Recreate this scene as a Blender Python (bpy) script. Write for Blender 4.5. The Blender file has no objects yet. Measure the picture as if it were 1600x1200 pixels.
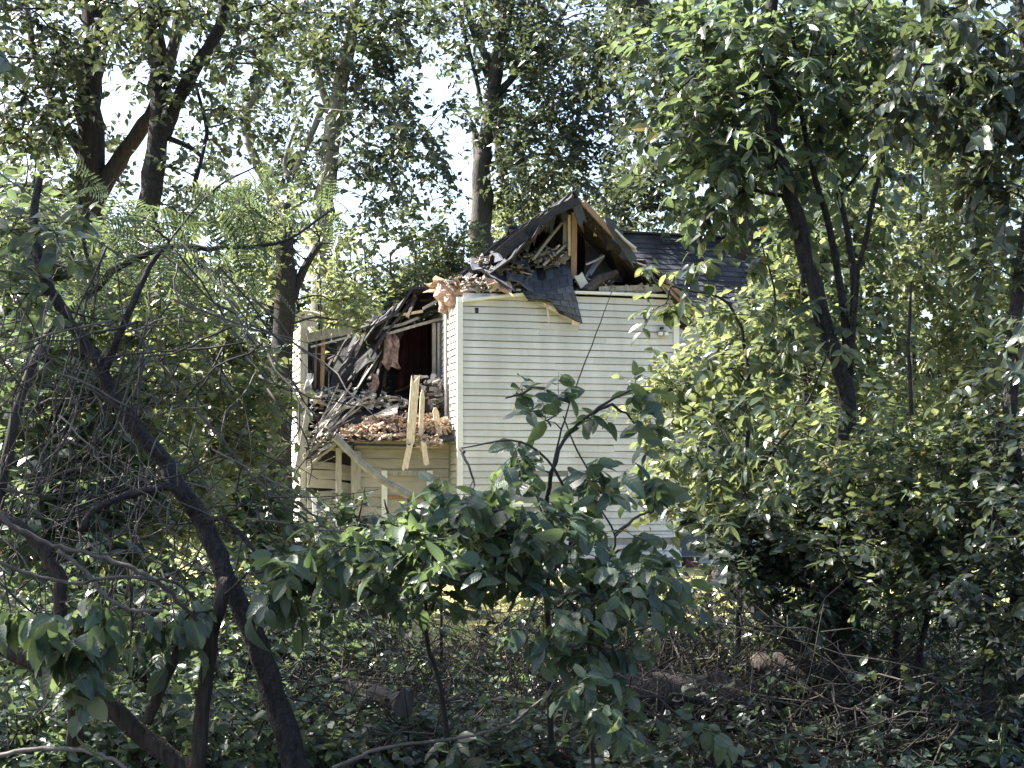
import bpy, math, random
import numpy as np
from mathutils import Matrix, Vector

random.seed(11)
rng = np.random.default_rng(11)
SC = bpy.context.scene
COL = SC.collection

# ------------------------------------------------------------------ camera
FPX, HOR, EYE = 2198.0, 750.0, 1.6            # focal length and horizon on a 1600 px wide frame, eye height
cam = bpy.data.cameras.new('camera')
cam_o = bpy.data.objects.new('camera', cam); COL.objects.link(cam_o)
cam.sensor_width = 36.0
cam.lens = 36.0 * FPX / 1600.0
cam.shift_y = (HOR - 600.0) / 1600.0
cam.clip_start, cam.clip_end = 0.05, 2000
cam.dof.use_dof = True
cam.dof.focus_distance = 16.0
cam.dof.aperture_fstop = 14.0
cam_o.location = (0, 0, EYE)
cam_o.rotation_euler = (math.pi / 2, 0, 0)
SC.camera = cam_o

# ------------------------------------------------------------------ light
SUN_ROT, SUN_EL = math.radians(-72), math.radians(48)
TO_SUN = np.array([math.sin(SUN_ROT) * math.cos(SUN_EL), math.cos(SUN_ROT) * math.cos(SUN_EL), math.sin(SUN_EL)])
world = bpy.data.worlds.new('World'); SC.world = world; world.use_nodes = True
wn = world.node_tree
sky = wn.nodes.new('ShaderNodeTexSky'); sky.sky_type = 'NISHITA'; sky.sun_disc = False
sky.sun_elevation, sky.sun_rotation = SUN_EL, SUN_ROT
sky.air_density, sky.dust_density, sky.ozone_density = 1.0, 3.0, 1.0
wn.links.new(sky.outputs[0], wn.nodes['Background'].inputs[0])
wn.nodes['Background'].inputs[1].default_value = 0.08
sun = bpy.data.lights.new('sun', 'SUN'); sun.energy = 5.0; sun.angle = math.radians(0.6); sun.color = (1.0, 0.95, 0.87)
sun_o = bpy.data.objects.new('sun', sun); COL.objects.link(sun_o)
sun_o.rotation_euler = Vector(TO_SUN).to_track_quat('Z', 'Y').to_euler()
sun_o.location = (-20, 20, 30)
SC.view_settings.view_transform = 'Standard'
SC.view_settings.look = 'None'
SC.view_settings.gamma = 1.0
SC.view_settings.use_curve_mapping = False
SC.view_settings.exposure = 2.6
SC.render.engine = 'CYCLES'
SC.cycles.use_denoising = True
SC.cycles.max_bounces = 7
SC.cycles.diffuse_bounces = 2
SC.cycles.glossy_bounces = 2
SC.cycles.transmission_bounces = 4
SC.cycles.transparent_max_bounces = 4
SC.cycles.caustics_reflective = False
SC.cycles.caustics_refractive = False

# ------------------------------------------------------------------ helpers
def W(px, py, Y):
    """a point of the place, from where it stands in the photograph and how far away it is"""
    return np.array([(px - 800.0) / FPX * Y, Y, EYE - (py - HOR) / FPX * Y])

def norm(v):
    return v / np.maximum(np.linalg.norm(v, axis=-1, keepdims=True), 1e-9)

def rsphere(n):
    return norm(rng.normal(size=(n, 3)))

def ground_z(x, y):
    return 0.05 * math.sin(x * 0.9 + 1.3) * math.cos(y * 0.7) + 0.03 * math.sin(x * 2.3 + y * 1.9)

ORG = {}
def tag(o, label=None, cat=None, group=None, kind=None):
    if label: o['label'] = label
    if cat: o['category'] = cat
    if group: o['group'] = group
    if kind: o['kind'] = kind
    return o

def thing(name, loc, label, cat, group=None):
    o = bpy.data.objects.new(name, None); COL.objects.link(o)
    o.empty_display_size = 0.2
    o.location = tuple(float(c) for c in loc); ORG[o.name] = np.array(loc, float)
    return tag(o, label, cat, group)

def link(name, me, parent=None, org=None):
    o = bpy.data.objects.new(name, me); COL.objects.link(o)
    if parent is not None:
        o.parent = parent
        ORG[o.name] = ORG[parent.name]
    else:
        ORG[o.name] = np.zeros(3) if org is None else np.array(org, float)
        o.location = tuple(ORG[o.name])
    return o

def mesh(name, verts, faces, mats, parent=None, smooth=False, org=None, midx=None):
    """a mesh object from plain lists, corners given in world space"""
    v = np.asarray(verts, float)
    base = ORG[parent.name] if parent is not None else (np.zeros(3) if org is None else np.array(org, float))
    me = bpy.data.meshes.new(name)
    me.from_pydata((v - base).tolist(), [], [tuple(int(i) for i in f) for f in faces])
    for m in (mats if isinstance(mats, (list, tuple)) else [mats]): me.materials.append(m)
    if smooth: me.polygons.foreach_set('use_smooth', [True] * len(me.polygons))
    if midx is not None: me.polygons.foreach_set('material_index', midx)
    me.update()
    return link(name, me, parent, org)

class Tri:
    """collects triangles as arrays; faster than lists for foliage"""
    def __init__(s): s.v, s.f, s.m, s.r, s.sm, s.n = [], [], [], [], [], 0
    def add(s, v, f, mat=0, rnd=None, smooth=False):
        v = np.asarray(v, np.float32).reshape(-1, 3); f = np.asarray(f, np.int64).reshape(-1, 3)
        s.v.append(v); s.f.append(f + s.n); s.n += len(v)
        s.m.append(np.full(len(f), mat, np.int32))
        s.r.append(np.full(len(f), 0.5, np.float32) if rnd is None else np.asarray(rnd, np.float32))
        s.sm.append(np.full(len(f), smooth, bool))
    def build(s, name, mats, parent=None, org=None):
        v = np.concatenate(s.v); f = np.concatenate(s.f)
        base = ORG[parent.name] if parent is not None else (np.zeros(3) if org is None else np.array(org, float))
        v = v - base.astype(np.float32)
        me = bpy.data.meshes.new(name)
        me.vertices.add(len(v)); me.vertices.foreach_set('co', v.ravel())
        me.loops.add(f.size); me.loops.foreach_set('vertex_index', f.ravel().astype(np.int32))
        me.polygons.add(len(f))
        me.polygons.foreach_set('loop_start', (np.arange(len(f)) * 3).astype(np.int32))
        me.polygons.foreach_set('material_index', np.concatenate(s.m))
        me.polygons.foreach_set('use_smooth', np.concatenate(s.sm))
        a = me.attributes.new('rnd', 'FLOAT', 'FACE'); a.data.foreach_set('value', np.concatenate(s.r))
        for m in mats: me.materials.append(m)
        me.update(calc_edges=True)
        return link(name, me, parent, org)

def catmull(P, n):
    P = np.asarray(P, float)
    if len(P) == 2: return P[0] + (P[1] - P[0]) * np.linspace(0, 1, n)[:, None]
    Q = np.vstack([2 * P[0] - P[1], P, 2 * P[-1] - P[-2]])
    t = np.linspace(0, len(P) - 1, n); i = np.minimum(t.astype(int), len(P) - 2); u = (t - i)[:, None]
    p0, p1, p2, p3 = Q[i], Q[i + 1], Q[i + 2], Q[i + 3]
    return 0.5 * (2 * p1 + (p2 - p0) * u + (2 * p0 - 5 * p1 + 4 * p2 - p3) * u ** 2 + (3 * p1 - p0 - 3 * p2 + p3) * u ** 3)

def tube(P, R, sides=6, bump=0.0):
    """a tapered tube along the points P with radii R: vertices and triangles"""
    P = np.asarray(P, float); n = len(P); R = np.broadcast_to(np.asarray(R, float), (n,))
    T = norm(np.gradient(P, axis=0))
    ref = np.array([0.31, 0.87, 0.38]); ref = ref / np.linalg.norm(ref)
    X = np.cross(T, ref); bad = np.linalg.norm(X, axis=1) < 0.1
    X[bad] = np.cross(T[bad], [1.0, 0, 0]); X = norm(X); Yv = np.cross(T, X)
    a = np.linspace(0, 2 * np.pi, sides, endpoint=False)
    rr = R[:, None] * (1 + bump * rng.normal(size=(n, sides)))
    V = P[:, None] + rr[..., None] * (np.cos(a)[None, :, None] * X[:, None] + np.sin(a)[None, :, None] * Yv[:, None])
    i = np.arange(n - 1)[:, None] * sides; j = np.arange(sides)[None]; k = (j + 1) % sides
    A, B, C, D = i + j, i + k, i + sides + k, i + sides + j
    F = np.concatenate([np.stack([A, B, C], -1).reshape(-1, 3), np.stack([A, C, D], -1).reshape(-1, 3)])
    V = V.reshape(-1, 3)
    e = len(V); V = np.vstack([V, P[-1:], P[:1]])
    last = (n - 1) * sides
    F = np.vstack([F, [[last + q, last + (q + 1) % sides, e] for q in range(sides)], [[(q + 1) % sides, q, e + 1] for q in range(sides)]])
    return V, F

def wander(P, n, amp):
    Q = catmull(P, n); k = rng.normal(size=(n, 3)) * amp
    k = np.cumsum(k, axis=0) * 0.5 + k
    k -= np.linspace(0, 1, n)[:, None] * k[-1]
    w = np.sin(np.linspace(0, np.pi, n))[:, None]
    return Q + k * w

def box8(p0, p1, w, h, up=(0, 0, 1)):
    """a board from p0 to p1, w wide and h thick: 8 corners, 6 faces"""
    p0, p1 = np.array(p0, float), np.array(p1, float)
    t = norm(p1 - p0); up = np.array(up, float)
    s = np.cross(t, up)
    if np.linalg.norm(s) < 1e-3: s = np.cross(t, [1.0, 0.2, 0])
    s = norm(s); n = np.cross(s, t)
    V = [p + a * s * w / 2 + b * n * h / 2 for p in (p0, p1) for a, b in ((-1, -1), (1, -1), (1, 1), (-1, 1))]
    return np.array(V), [(0, 3, 2, 1), (4, 5, 6, 7), (0, 1, 5, 4), (1, 2, 6, 5), (2, 3, 7, 6), (3, 0, 4, 7)]

def splinter(p0, p1, w, h, up=(0, 0, 1), jag=0.12):
    """a snapped board with ragged pointed ends and a little bow"""
    p0, p1 = np.array(p0, float), np.array(p1, float)
    t = norm(p1 - p0); L = np.linalg.norm(p1 - p0)
    s = np.cross(t, np.array(up, float))
    if np.linalg.norm(s) < 1e-3: s = np.cross(t, [1.0, 0.2, 0])
    s = norm(s); n = np.cross(s, t)
    k = 4; bow = rng.normal() * 0.02 * L
    V = []
    for e in range(2):
        for q in range(k):
            y = (q / (k - 1) - 0.5) * w
            d = rng.random() * jag * min(1, L) * (1 if e else -1)
            for z in (-h / 2, h / 2):
                V.append((p1 if e else p0) + t * d + s * y + n * z)
    for q in range(k):
        y = (q / (k - 1) - 0.5) * w
        for z in (-h / 2, h / 2): V.append((p0 + p1) / 2 + s * y + n * (z + bow))
    F = []
    def I(sec, q, z): return sec * 2 * k + q * 2 + z
    for a, b in ((0, 2), (2, 1)):
        for q in range(k - 1):
            F += [(I(a, q, 1), I(a, q + 1, 1), I(b, q + 1, 1), I(b, q, 1)), (I(a, q, 0), I(b, q, 0), I(b, q + 1, 0), I(a, q + 1, 0))]
        F += [(I(a, 0, 0), I(a, 0, 1), I(b, 0, 1), I(b, 0, 0)), (I(a, k - 1, 1), I(a, k - 1, 0), I(b, k - 1, 0), I(b, k - 1, 1))]
    for q in range(k - 1):
        F += [(I(0, q, 0), I(0, q + 1, 0), I(0, q + 1, 1), I(0, q, 1)), (I(1, q, 1), I(1, q + 1, 1), I(1, q + 1, 0), I(1, q, 0))]
    return np.array(V), F

def sheet(P, thick, jitter=0.0):
    """a bent sheet from a grid of points P[i][j], given thickness"""
    P = np.asarray(P, float); a, b = P.shape[:2]
    if jitter: P = P + rng.normal(size=P.shape) * jitter
    du = np.gradient(P, axis=0); dv = np.gradient(P, axis=1)
    N = norm(np.cross(du, dv))
    V = np.vstack([(P + N * thick / 2).reshape(-1, 3), (P - N * thick / 2).reshape(-1, 3)])
    F = []; o = a * b
    for i in range(a - 1):
        for j in range(b - 1):
            q = (i * b + j, (i + 1) * b + j, (i + 1) * b + j + 1, i * b + j + 1)
            F.append(q); F.append(tuple(o + k for k in q[::-1]))
    ring = [j for j in range(b)] + [i * b + b - 1 for i in range(1, a)] + [(a - 1) * b + j for j in range(b - 2, -1, -1)] + [i * b for i in range(a - 2, 0, -1)]
    for k in range(len(ring)):
        p, q = ring[k], ring[(k + 1) % len(ring)]
        F.append((p, q, o + q, o + p))
    return V, F

# ------------------------------------------------------------------ materials
def mat(name, col, rough=0.7, var=0.25, scale=4.0, spec=0.3, stretch=(1, 1, 1), bump=0.0, bscale=30.0, col2=None, detail=6, metal=0.0, perobj=0.0):
    m = bpy.data.materials.new(name); m.use_nodes = True
    nt = m.node_tree; L = nt.links; bs = nt.nodes['Principled BSDF']
    bs.inputs['Roughness'].default_value = rough
    bs.inputs['Specular IOR Level'].default_value = spec
    bs.inputs['Metallic'].default_value = metal
    tc = nt.nodes.new('ShaderNodeTexCoord'); mp = nt.nodes.new('ShaderNodeMapping')
    mp.inputs['Scale'].default_value = stretch
    geo = nt.nodes.new('ShaderNodeNewGeometry')
    L.new(geo.outputs['Position'], mp.inputs['Vector'])
    nz = nt.nodes.new('ShaderNodeTexNoise'); nz.inputs['Scale'].default_value = scale; nz.inputs['Detail'].default_value = detail; nz.inputs['Roughness'].default_value = 0.65
    L.new(mp.outputs[0], nz.inputs['Vector'])
    rp = nt.nodes.new('ShaderNodeValToRGB')
    c = np.array(col); c2 = c * (1 - var) if col2 is None else np.array(col2)
    rp.color_ramp.elements[0].position = 0.32; rp.color_ramp.elements[1].position = 0.68
    rp.color_ramp.elements[0].color = (*c2, 1); rp.color_ramp.elements[1].color = (*np.minimum(c * (1 + (var if col2 is None else 0)), 0.9), 1)
    L.new(nz.outputs['Fac'], rp.inputs['Fac'])
    out = rp.outputs['Color']
    if perobj:
        oi = nt.nodes.new('ShaderNodeObjectInfo'); mr = nt.nodes.new('ShaderNodeMapRange')
        mr.inputs['To Min'].default_value = 1 - perobj; mr.inputs['To Max'].default_value = 1 + perobj
        L.new(oi.outputs['Random'], mr.inputs['Value'])
        mx = nt.nodes.new('ShaderNodeVectorMath'); mx.operation = 'SCALE'
        L.new(out, mx.inputs[0]); L.new(mr.outputs[0], mx.inputs['Scale']); out = mx.outputs[0]
    L.new(out, bs.inputs['Base Color'])
    if bump:
        n2 = nt.nodes.new('ShaderNodeTexNoise'); n2.inputs['Scale'].default_value = bscale; n2.inputs['Detail'].default_value = 5
        L.new(mp.outputs[0], n2.inputs['Vector'])
        bp = nt.nodes.new('ShaderNodeBump'); bp.inputs['Strength'].default_value = bump; bp.inputs['Distance'].default_value = 0.03
        L.new(n2.outputs['Fac'], bp.inputs['Height']); L.new(bp.outputs[0], bs.inputs['Normal'])
    return m

def leaf_mat(name, dark, light, trans, rough=0.38, tmix=0.4, spec=0.5, by_object=False, odd=None):
    m = bpy.data.materials.new(name); m.use_nodes = True
    nt = m.node_tree; L = nt.links; bs = nt.nodes['Principled BSDF']; out = nt.nodes['Material Output']
    if by_object:
        src = nt.nodes.new('ShaderNodeObjectInfo').outputs['Random']
    else:
        at = nt.nodes.new('ShaderNodeAttribute'); at.attribute_name = 'rnd'; src = at.outputs['Fac']
    rp = nt.nodes.new('ShaderNodeValToRGB'); e = rp.color_ramp.elements
    e[0].position, e[0].color = 0.05, (*dark, 1)
    e[1].position, e[1].color = 0.9, (*light, 1)
    if odd is not None:
        x = e.new(0.985); x.color = (*light, 1); x = e.new(0.993); x.color = (*odd, 1)
    L.new(src, rp.inputs['Fac'])
    col_out = rp.outputs[0]
    if by_object:
        # pale midrib and herringbone side veins in the leaf's own coordinates (x along the blade)
        tc = nt.nodes.new('ShaderNodeTexCoord'); sx = nt.nodes.new('ShaderNodeSeparateXYZ'); L.new(tc.outputs['Object'], sx.inputs[0])
        def mth(op, a, b=None):
            n = nt.nodes.new('ShaderNodeMath'); n.operation = op
            for i_, v_ in enumerate((a, b)):
                if v_ is None: continue
                if isinstance(v_, (int, float)): n.inputs[i_].default_value = v_
                else: L.new(v_, n.inputs[i_])
            return n.outputs[0]
        ay = mth('ABSOLUTE', sx.outputs['Y'])
        rib = mth('LESS_THAN', ay, 0.013)
        ph = mth('SINE', mth('MULTIPLY', mth('SUBTRACT', sx.outputs['X'], mth('MULTIPLY', ay, 0.9)), 48.0))
        vein = mth('GREATER_THAN', ph, 0.93)
        fac = mth('MAXIMUM', mth('MULTIPLY', rib, 0.6), mth('MULTIPLY', vein, 0.12))
        mv = nt.nodes.new('ShaderNodeMix'); mv.data_type = 'RGBA'
        L.new(fac, mv.inputs[0]); L.new(col_out, mv.inputs[6]); mv.inputs[7].default_value = (*[min(1, c * 2.2) for c in light], 1); col_out = mv.outputs[2]
        bp = nt.nodes.new('ShaderNodeBump'); bp.inputs['Strength'].default_value = 0.12; bp.inputs['Distance'].default_value = 0.006
        L.new(ph, bp.inputs['Height']); L.new(bp.outputs[0], bs.inputs['Normal'])
    L.new(col_out, bs.inputs['Base Color'])
    bs.inputs['Roughness'].default_value = rough; bs.inputs['Specular IOR Level'].default_value = spec
    tr = nt.nodes.new('ShaderNodeBsdfTranslucent')
    r2 = nt.nodes.new('ShaderNodeValToRGB'); t = np.array(trans); e = r2.color_ramp.elements
    e[0].position, e[0].color = 0.05, (*(t * 0.75), 1)
    e[1].position, e[1].color = 0.95, (*(t * np.array([1.25, 1.12, 1.0])), 1)
    L.new(src, r2.inputs['Fac']); L.new(r2.outputs[0], tr.inputs['Color'])
    mx = nt.nodes.new('ShaderNodeMixShader'); mx.inputs[0].default_value = tmix
    L.new(bs.outputs[0], mx.inputs[1]); L.new(tr.outputs[0], mx.inputs[2])
    L.new(mx.outputs[0], out.inputs['Surface'])
    return m

M = {}
M['soil'] = mat('forest_soil', (0.045, 0.038, 0.03), 0.95, 0.5, 3.0, 0.1, bump=0.6, bscale=18)
M['lawn'] = mat('dry_lawn', (0.40, 0.36, 0.16), 0.95, 0.3, 1.6, 0.1, col2=(0.20, 0.21, 0.08), bump=0.5, bscale=40)
M['sheathing'] = mat('grey_wall_sheathing', (0.24, 0.23, 0.215), 0.9, 0.3, 3, 0.1)  # grey backing seen in the lap gaps stands in for board shadow lines
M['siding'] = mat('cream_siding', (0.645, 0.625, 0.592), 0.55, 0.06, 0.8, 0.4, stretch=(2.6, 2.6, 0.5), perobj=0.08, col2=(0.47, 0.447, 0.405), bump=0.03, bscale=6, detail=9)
M['trim'] = mat('white_trim', (0.68, 0.67, 0.63), 0.55, 0.08, 2.0, 0.4)
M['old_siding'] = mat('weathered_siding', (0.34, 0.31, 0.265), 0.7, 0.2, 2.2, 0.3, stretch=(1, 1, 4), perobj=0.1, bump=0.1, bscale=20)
M['post'] = mat('weathered_white_post', (0.31, 0.29, 0.26), 0.7, 0.35, 5, 0.3, stretch=(3, 3, 0.6))
M['shingle'] = mat('asphalt_shingle', (0.055, 0.058, 0.066), 1.0, 0.25, 26, 0.0, perobj=0.28, bump=0.5, bscale=150)
M['shingle_torn'] = mat('torn_shingle', (0.085, 0.09, 0.105), 0.85, 0.3, 14, 0.3, perobj=0.3, bump=0.5, bscale=90)
M['tar'] = mat('tar_paper', (0.025, 0.025, 0.028), 0.8, 0.4, 6, 0.3, bump=0.4, bscale=20)
M['dark_wood'] = mat('dark_old_timber', (0.045, 0.036, 0.031), 0.85, 0.4, 5, 0.2, stretch=(4, 4, 1), bump=0.4, perobj=0.3)
M['grey_wood'] = mat('grey_weathered_wood', (0.26, 0.24, 0.21), 0.85, 0.3, 6, 0.2, stretch=(3, 3, 1), bump=0.3, perobj=0.35)
M['shade_wood'] = mat('shade_grey_lumber', (0.12, 0.11, 0.10), 0.85, 0.4, 6, 0.2, stretch=(3, 3, 1), bump=0.3, perobj=0.35)  # darker copy of the grey wood, open room's shade put into its colour
M['fresh_wood'] = mat('fresh_split_wood', (0.62, 0.50, 0.37), 0.8, 0.25, 7, 0.2, stretch=(5, 5, 1), bump=0.3, perobj=0.12)
M['tan_wood'] = mat('tan_framing_timber', (0.27, 0.17, 0.105), 0.8, 0.25, 6, 0.2, stretch=(5, 5, 1), bump=0.2, perobj=0.1)
M['plaster'] = mat('grey_plasterboard', (0.42, 0.41, 0.40), 0.85, 0.2, 5, 0.15)
M['dark_plaster'] = mat('attic_shade_plasterboard', (0.10, 0.10, 0.105), 0.9, 0.25, 4, 0.1)  # darker copy of the plaster, attic shade painted into it
M['insulation'] = mat('pink_insulation', (0.55, 0.40, 0.35), 0.95, 0.3, 9, 0.05, bump=0.9, bscale=30, col2=(0.36, 0.24, 0.19))
M['rubble'] = mat('splinter_litter', (0.50, 0.36, 0.25), 0.95, 0.4, 22, 0.1, col2=(0.22, 0.13, 0.08), bump=0.6, bscale=40)
M['grey_rubble'] = mat('grey_litter', (0.20, 0.185, 0.165), 0.95, 0.4, 22, 0.1, bump=0.6, bscale=40)
M['curtain'] = mat('dark_red_cloth', (0.032, 0.015, 0.016), 0.9, 0.3, 3, 0.1)
M['rag'] = mat('stained_cloth', (0.30, 0.25, 0.22), 0.95, 0.4, 14, 0.1, col2=(0.14, 0.05, 0.05), bump=0.5)
M['room'] = mat('painted_shade_lining', (0.045, 0.04, 0.042), 0.9, 0.4, 3, 0.1)  # near-black tone paints in the shade of room, attic and eaves
M['metal'] = mat('dull_aluminium', (0.20, 0.19, 0.175), 0.6, 0.4, 8, 0.4)
M['glass'] = mat('dark_window_glass', (0.02, 0.024, 0.028), 0.06, 0.2, 2, 0.6)
M['black'] = mat('black_plastic', (0.02, 0.02, 0.02), 0.5, 0.2, 5, 0.4)
M['red'] = mat('faded_red_paint', (0.10, 0.022, 0.022), 0.5, 0.2, 5, 0.4)
M['door'] = mat('grey_door_paint', (0.10, 0.105, 0.11), 0.6, 0.2, 3, 0.3)
M['fence'] = mat('weathered_fence_board', (0.20, 0.165, 0.125), 0.9, 0.3, 5, 0.1, stretch=(6, 6, 1), bump=0.4, perobj=0.25)
M['bark_dark'] = mat('dark_bark', (0.034, 0.031, 0.031), 0.9, 0.6, 14, 0.2, stretch=(2.5, 2.5, 1.2), bump=1.0, bscale=34, detail=10)
M['bark_brown'] = mat('brown_furrowed_bark', (0.042, 0.035, 0.031), 0.95, 0.45, 10, 0.15, stretch=(4, 4, 0.5), bump=1.0, bscale=16)
M['bark_pale'] = mat('pale_mottled_bark', (0.21, 0.205, 0.185), 0.85, 0.4, 3.2, 0.2, stretch=(1.5, 1.5, 0.8), bump=0.4, col2=(0.13, 0.12, 0.095))
M['bark_grey'] = mat('grey_bark', (0.075, 0.07, 0.064), 0.9, 0.4, 7, 0.2, stretch=(3, 3, 0.6), bump=0.9, bscale=14)
M['stem'] = mat('brown_stem', (0.030, 0.027, 0.025), 0.8, 0.4, 9, 0.3)
M['vine'] = mat('grey_vine_bark', (0.085, 0.077, 0.07), 0.85, 0.4, 14, 0.2, perobj=0.35)
M['dead_twig'] = mat('dead_twig_bark', (0.042, 0.037, 0.033), 0.9, 0.5, 6, 0.15)
M['green_stem'] = mat('green_stem', (0.07, 0.085, 0.04), 0.6, 0.3, 6, 0.3)
M['log_end'] = mat('rotten_log_wood', (0.12, 0.10, 0.08), 0.9, 0.4, 16, 0.15, bump=1.0, bscale=40, col2=(0.04, 0.032, 0.026), detail=10)
M['break'] = mat('orange_split_wood', (0.42, 0.19, 0.07), 0.85, 0.4, 12, 0.2, bump=0.6)

LEAFS = {   # dark, light, light coming through, roughness, share of light let through, odd yellowed leaf
    'leaf_far': ((0.022, 0.039, 0.029), (0.044, 0.067, 0.041), (0.12, 0.165, 0.06), 0.38, 0.27, None),
    'leaf_bush': ((0.038, 0.063, 0.036), (0.085, 0.111, 0.050), (0.225, 0.285, 0.105), 0.34, 0.45, None),
    'leaf_mid': ((0.027, 0.050, 0.037), (0.057, 0.088, 0.053), (0.16, 0.24, 0.09), 0.32, 0.40, (0.20, 0.15, 0.04)),
    'leaf_right': ((0.029, 0.052, 0.036), (0.066, 0.095, 0.050), (0.20, 0.262, 0.09), 0.30, 0.44, (0.26, 0.17, 0.05)),
    'leaf_dark': ((0.017, 0.030, 0.022), (0.036, 0.054, 0.034), (0.10, 0.14, 0.05), 0.30, 0.30, None),  # darker copy; shade of corner and lower right put into leaf colour
    'leaf_near': ((0.022, 0.045, 0.034), (0.058, 0.094, 0.053), (0.15, 0.24, 0.08), 0.38, 0.38, (0.17, 0.16, 0.05)),
}
def muted(c, k=0.84):
    g = 0.3 * c[0] + 0.6 * c[1] + 0.1 * c[2]; return tuple(g + (v - g) * k for v in c)
for k_, (d_, l_, t_, r_, x_, o_) in LEAFS.items():
    d_, l_, t_ = muted(d_), muted(l_), muted(t_, 0.9)
    M[k_] = leaf_mat(k_.replace('leaf_', '') + '_foliage', d_, l_, t_, r_, x_, odd=o_)
    M[k_ + '_o'] = leaf_mat(k_.replace('leaf_', '') + '_single_leaf', d_, l_, t_, r_, x_, by_object=True, odd=o_)
M['ivy'] = leaf_mat('ground_ivy_leaf', (0.026, 0.048, 0.038), (0.065, 0.092, 0.066), (0.10, 0.16, 0.06), 0.40, 0.28)
M['grass'] = leaf_mat('dry_grass_blade', (0.20, 0.19, 0.09), (0.46, 0.39, 0.21), (0.34, 0.32, 0.14), 0.7, 0.35)
M['litter'] = leaf_mat('dead_leaf_litter', (0.05, 0.04, 0.032), (0.13, 0.10, 0.075), (0.10, 0.07, 0.03), 0.8, 0.15)

# ------------------------------------------------------------------ ground
def ground_sheet(name, xs, ys, m, dz, fn=ground_z):
    V = [(x, y, fn(x, y) + dz) for y in ys for x in xs]; n = len(xs)
    Fq = [(j * n + i, j * n + i + 1, (j + 1) * n + i + 1, (j + 1) * n + i) for j in range(len(ys) - 1) for i in range(n - 1)]
    o = mesh(name, V, Fq, m, smooth=True); tag(o, kind='structure'); return o
gx = sorted(set([-600, -250, -120, -60, -40] + list(np.linspace(-30, 30, 61)) + [40, 60, 120, 250, 600]))
gy = sorted(set([-60, -20, -5] + list(np.linspace(0, 60, 61)) + [80, 120, 250, 700]))
ground_sheet('ground', gx, gy, M['soil'], 0.0)
ground_sheet('lawn', np.linspace(-14, 16, 61), np.linspace(12.2, 33, 43), M['lawn'], 0.012)

# ------------------------------------------------------------------ the wrecked house
TH = math.radians(15)
HC = np.array([-0.93, 24.0, 0.0])
HU = np.array([math.cos(TH), math.sin(TH), 0.0]); HV = np.array([-math.sin(TH), math.cos(TH), 0.0]); HZ = np.array([0, 0, 1.0])
WID = 4.03; EAVE = 4.74; PEAK = 6.56
def H(u, d, z): return HC + HU * u + HV * d + HZ * z
def HP(px, py, d):
    """the point of the house plane at depth d behind the front wall that the photograph shows at px, py"""
    r = W(px, py, 1.0) - np.array([0, 0, EYE])
    nrm = HV; t = np.dot(HC + HV * d - np.array([0, 0, EYE]), nrm) / np.dot(r, nrm)
    return np.array([0, 0, EYE]) + r * t
def uz(p): return float(np.dot(p - HC, HU)), float(p[2])

def hbox(name, u0, u1, d0, d1, z0, z1, m, parent):
    V = [H(u, d, z) for z in (z0, z1) for d in (d0, d1) for u in (u0, u1)]
    return mesh(name, V, [(0, 2, 3, 1), (4, 5, 7, 6), (0, 1, 5, 4), (2, 6, 7, 3), (0, 4, 6, 2), (1, 3, 7, 5)], m, parent)

house = thing('ruined_house', H(WID / 2, 0, 0), 'cream clapboard two-storey house with a collapsed gable roof', 'house')

def clap(a, b, z, hgt, outward, m, parent, rag=0.0, droop=0.0, lift=0.0):
    """one clapboard from a to b at height z: thin at the top, proud at its lower edge"""
    o = np.array(outward)
    V = []
    for k, p in enumerate((a, (np.array(a) + np.array(b)) / 2, b)):
        p = np.array(p, float); dz = (rng.normal() * 0.0025) + (droop if k == 2 else 0) + (lift if k == 0 else 0)
        e = rng.normal() * rag; lap = 0.011
        t = norm(np.array(b, float) - np.array(a, float)) * (e if k == 2 else (-e if k == 0 else 0))
        V += [p + t + o * 0.010 + HZ * (z + hgt + dz), p + t + o * (0.030 + abs(rng.normal()) * 0.002) + HZ * (z + lap + dz), p + t + o * 0.002 + HZ * (z + lap + 0.004 + dz)]
    Fq = []
    for s in (0, 3):
        Fq += [(s, s + 3, s + 4, s + 1), (s + 1, s + 4, s + 5, s + 2), (s + 2, s + 5, s + 3, s)]
    Fq += [(0, 1, 2), (6, 8, 7)]
    return mesh('siding_board', V, Fq, m, parent)

BH = 0.1175
fw = hbox('front_wall', 0.05, WID - 0.05, 0.03, 0.14, 0.0, EAVE, M['sheathing'], house)
WINS = [(0.92, 1.98, 0.75, 1.66)]
nb = int((EAVE - 0.22) / BH) + 1
for k in range(nb):
    z = 0.22 + k * BH
    segs = [(0.10, WID - 0.10)]
    for (a, b, z0, z1) in WINS:
        if z + BH > z0 and z < z1: segs = [(0.10, a), (b, WID - 0.10)]
    for a, b in segs:
        # every long course is made of two or three lengths butted together
        cuts = [a] + ([a + (b - a) * (0.25 + 0.5 * ((k * 0.37) % 1))] if b - a > 2 else []) + [b]
        for c0, c1 in zip(cuts[:-1], cuts[1:]):
            if z < 1.05 and rng.random() < 0.12: continue
            clap(H(c0 + 0.001, 0.03, 0), H(c1 - 0.001, 0.03, 0), z, BH, -HV, M['siding'], fw, droop=(rng.normal() * 0.016 if rng.random() < 0.12 else 0), lift=(rng.normal() * 0.012 if rng.random() < 0.08 else 0))
hbox('corner_board', -0.005, 0.095, -0.012, 0.05, 0.15, EAVE - 0.02, M['trim'], house)
hbox('corner_board', WID - 0.095, WID + 0.012, -0.012, 0.05, 0.15, EAVE - 0.02, M['trim'], house)
hbox('foundation', 0.0, WID, 0.05, 0.2, -0.15, 0.2, M['plaster'], house)
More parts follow.
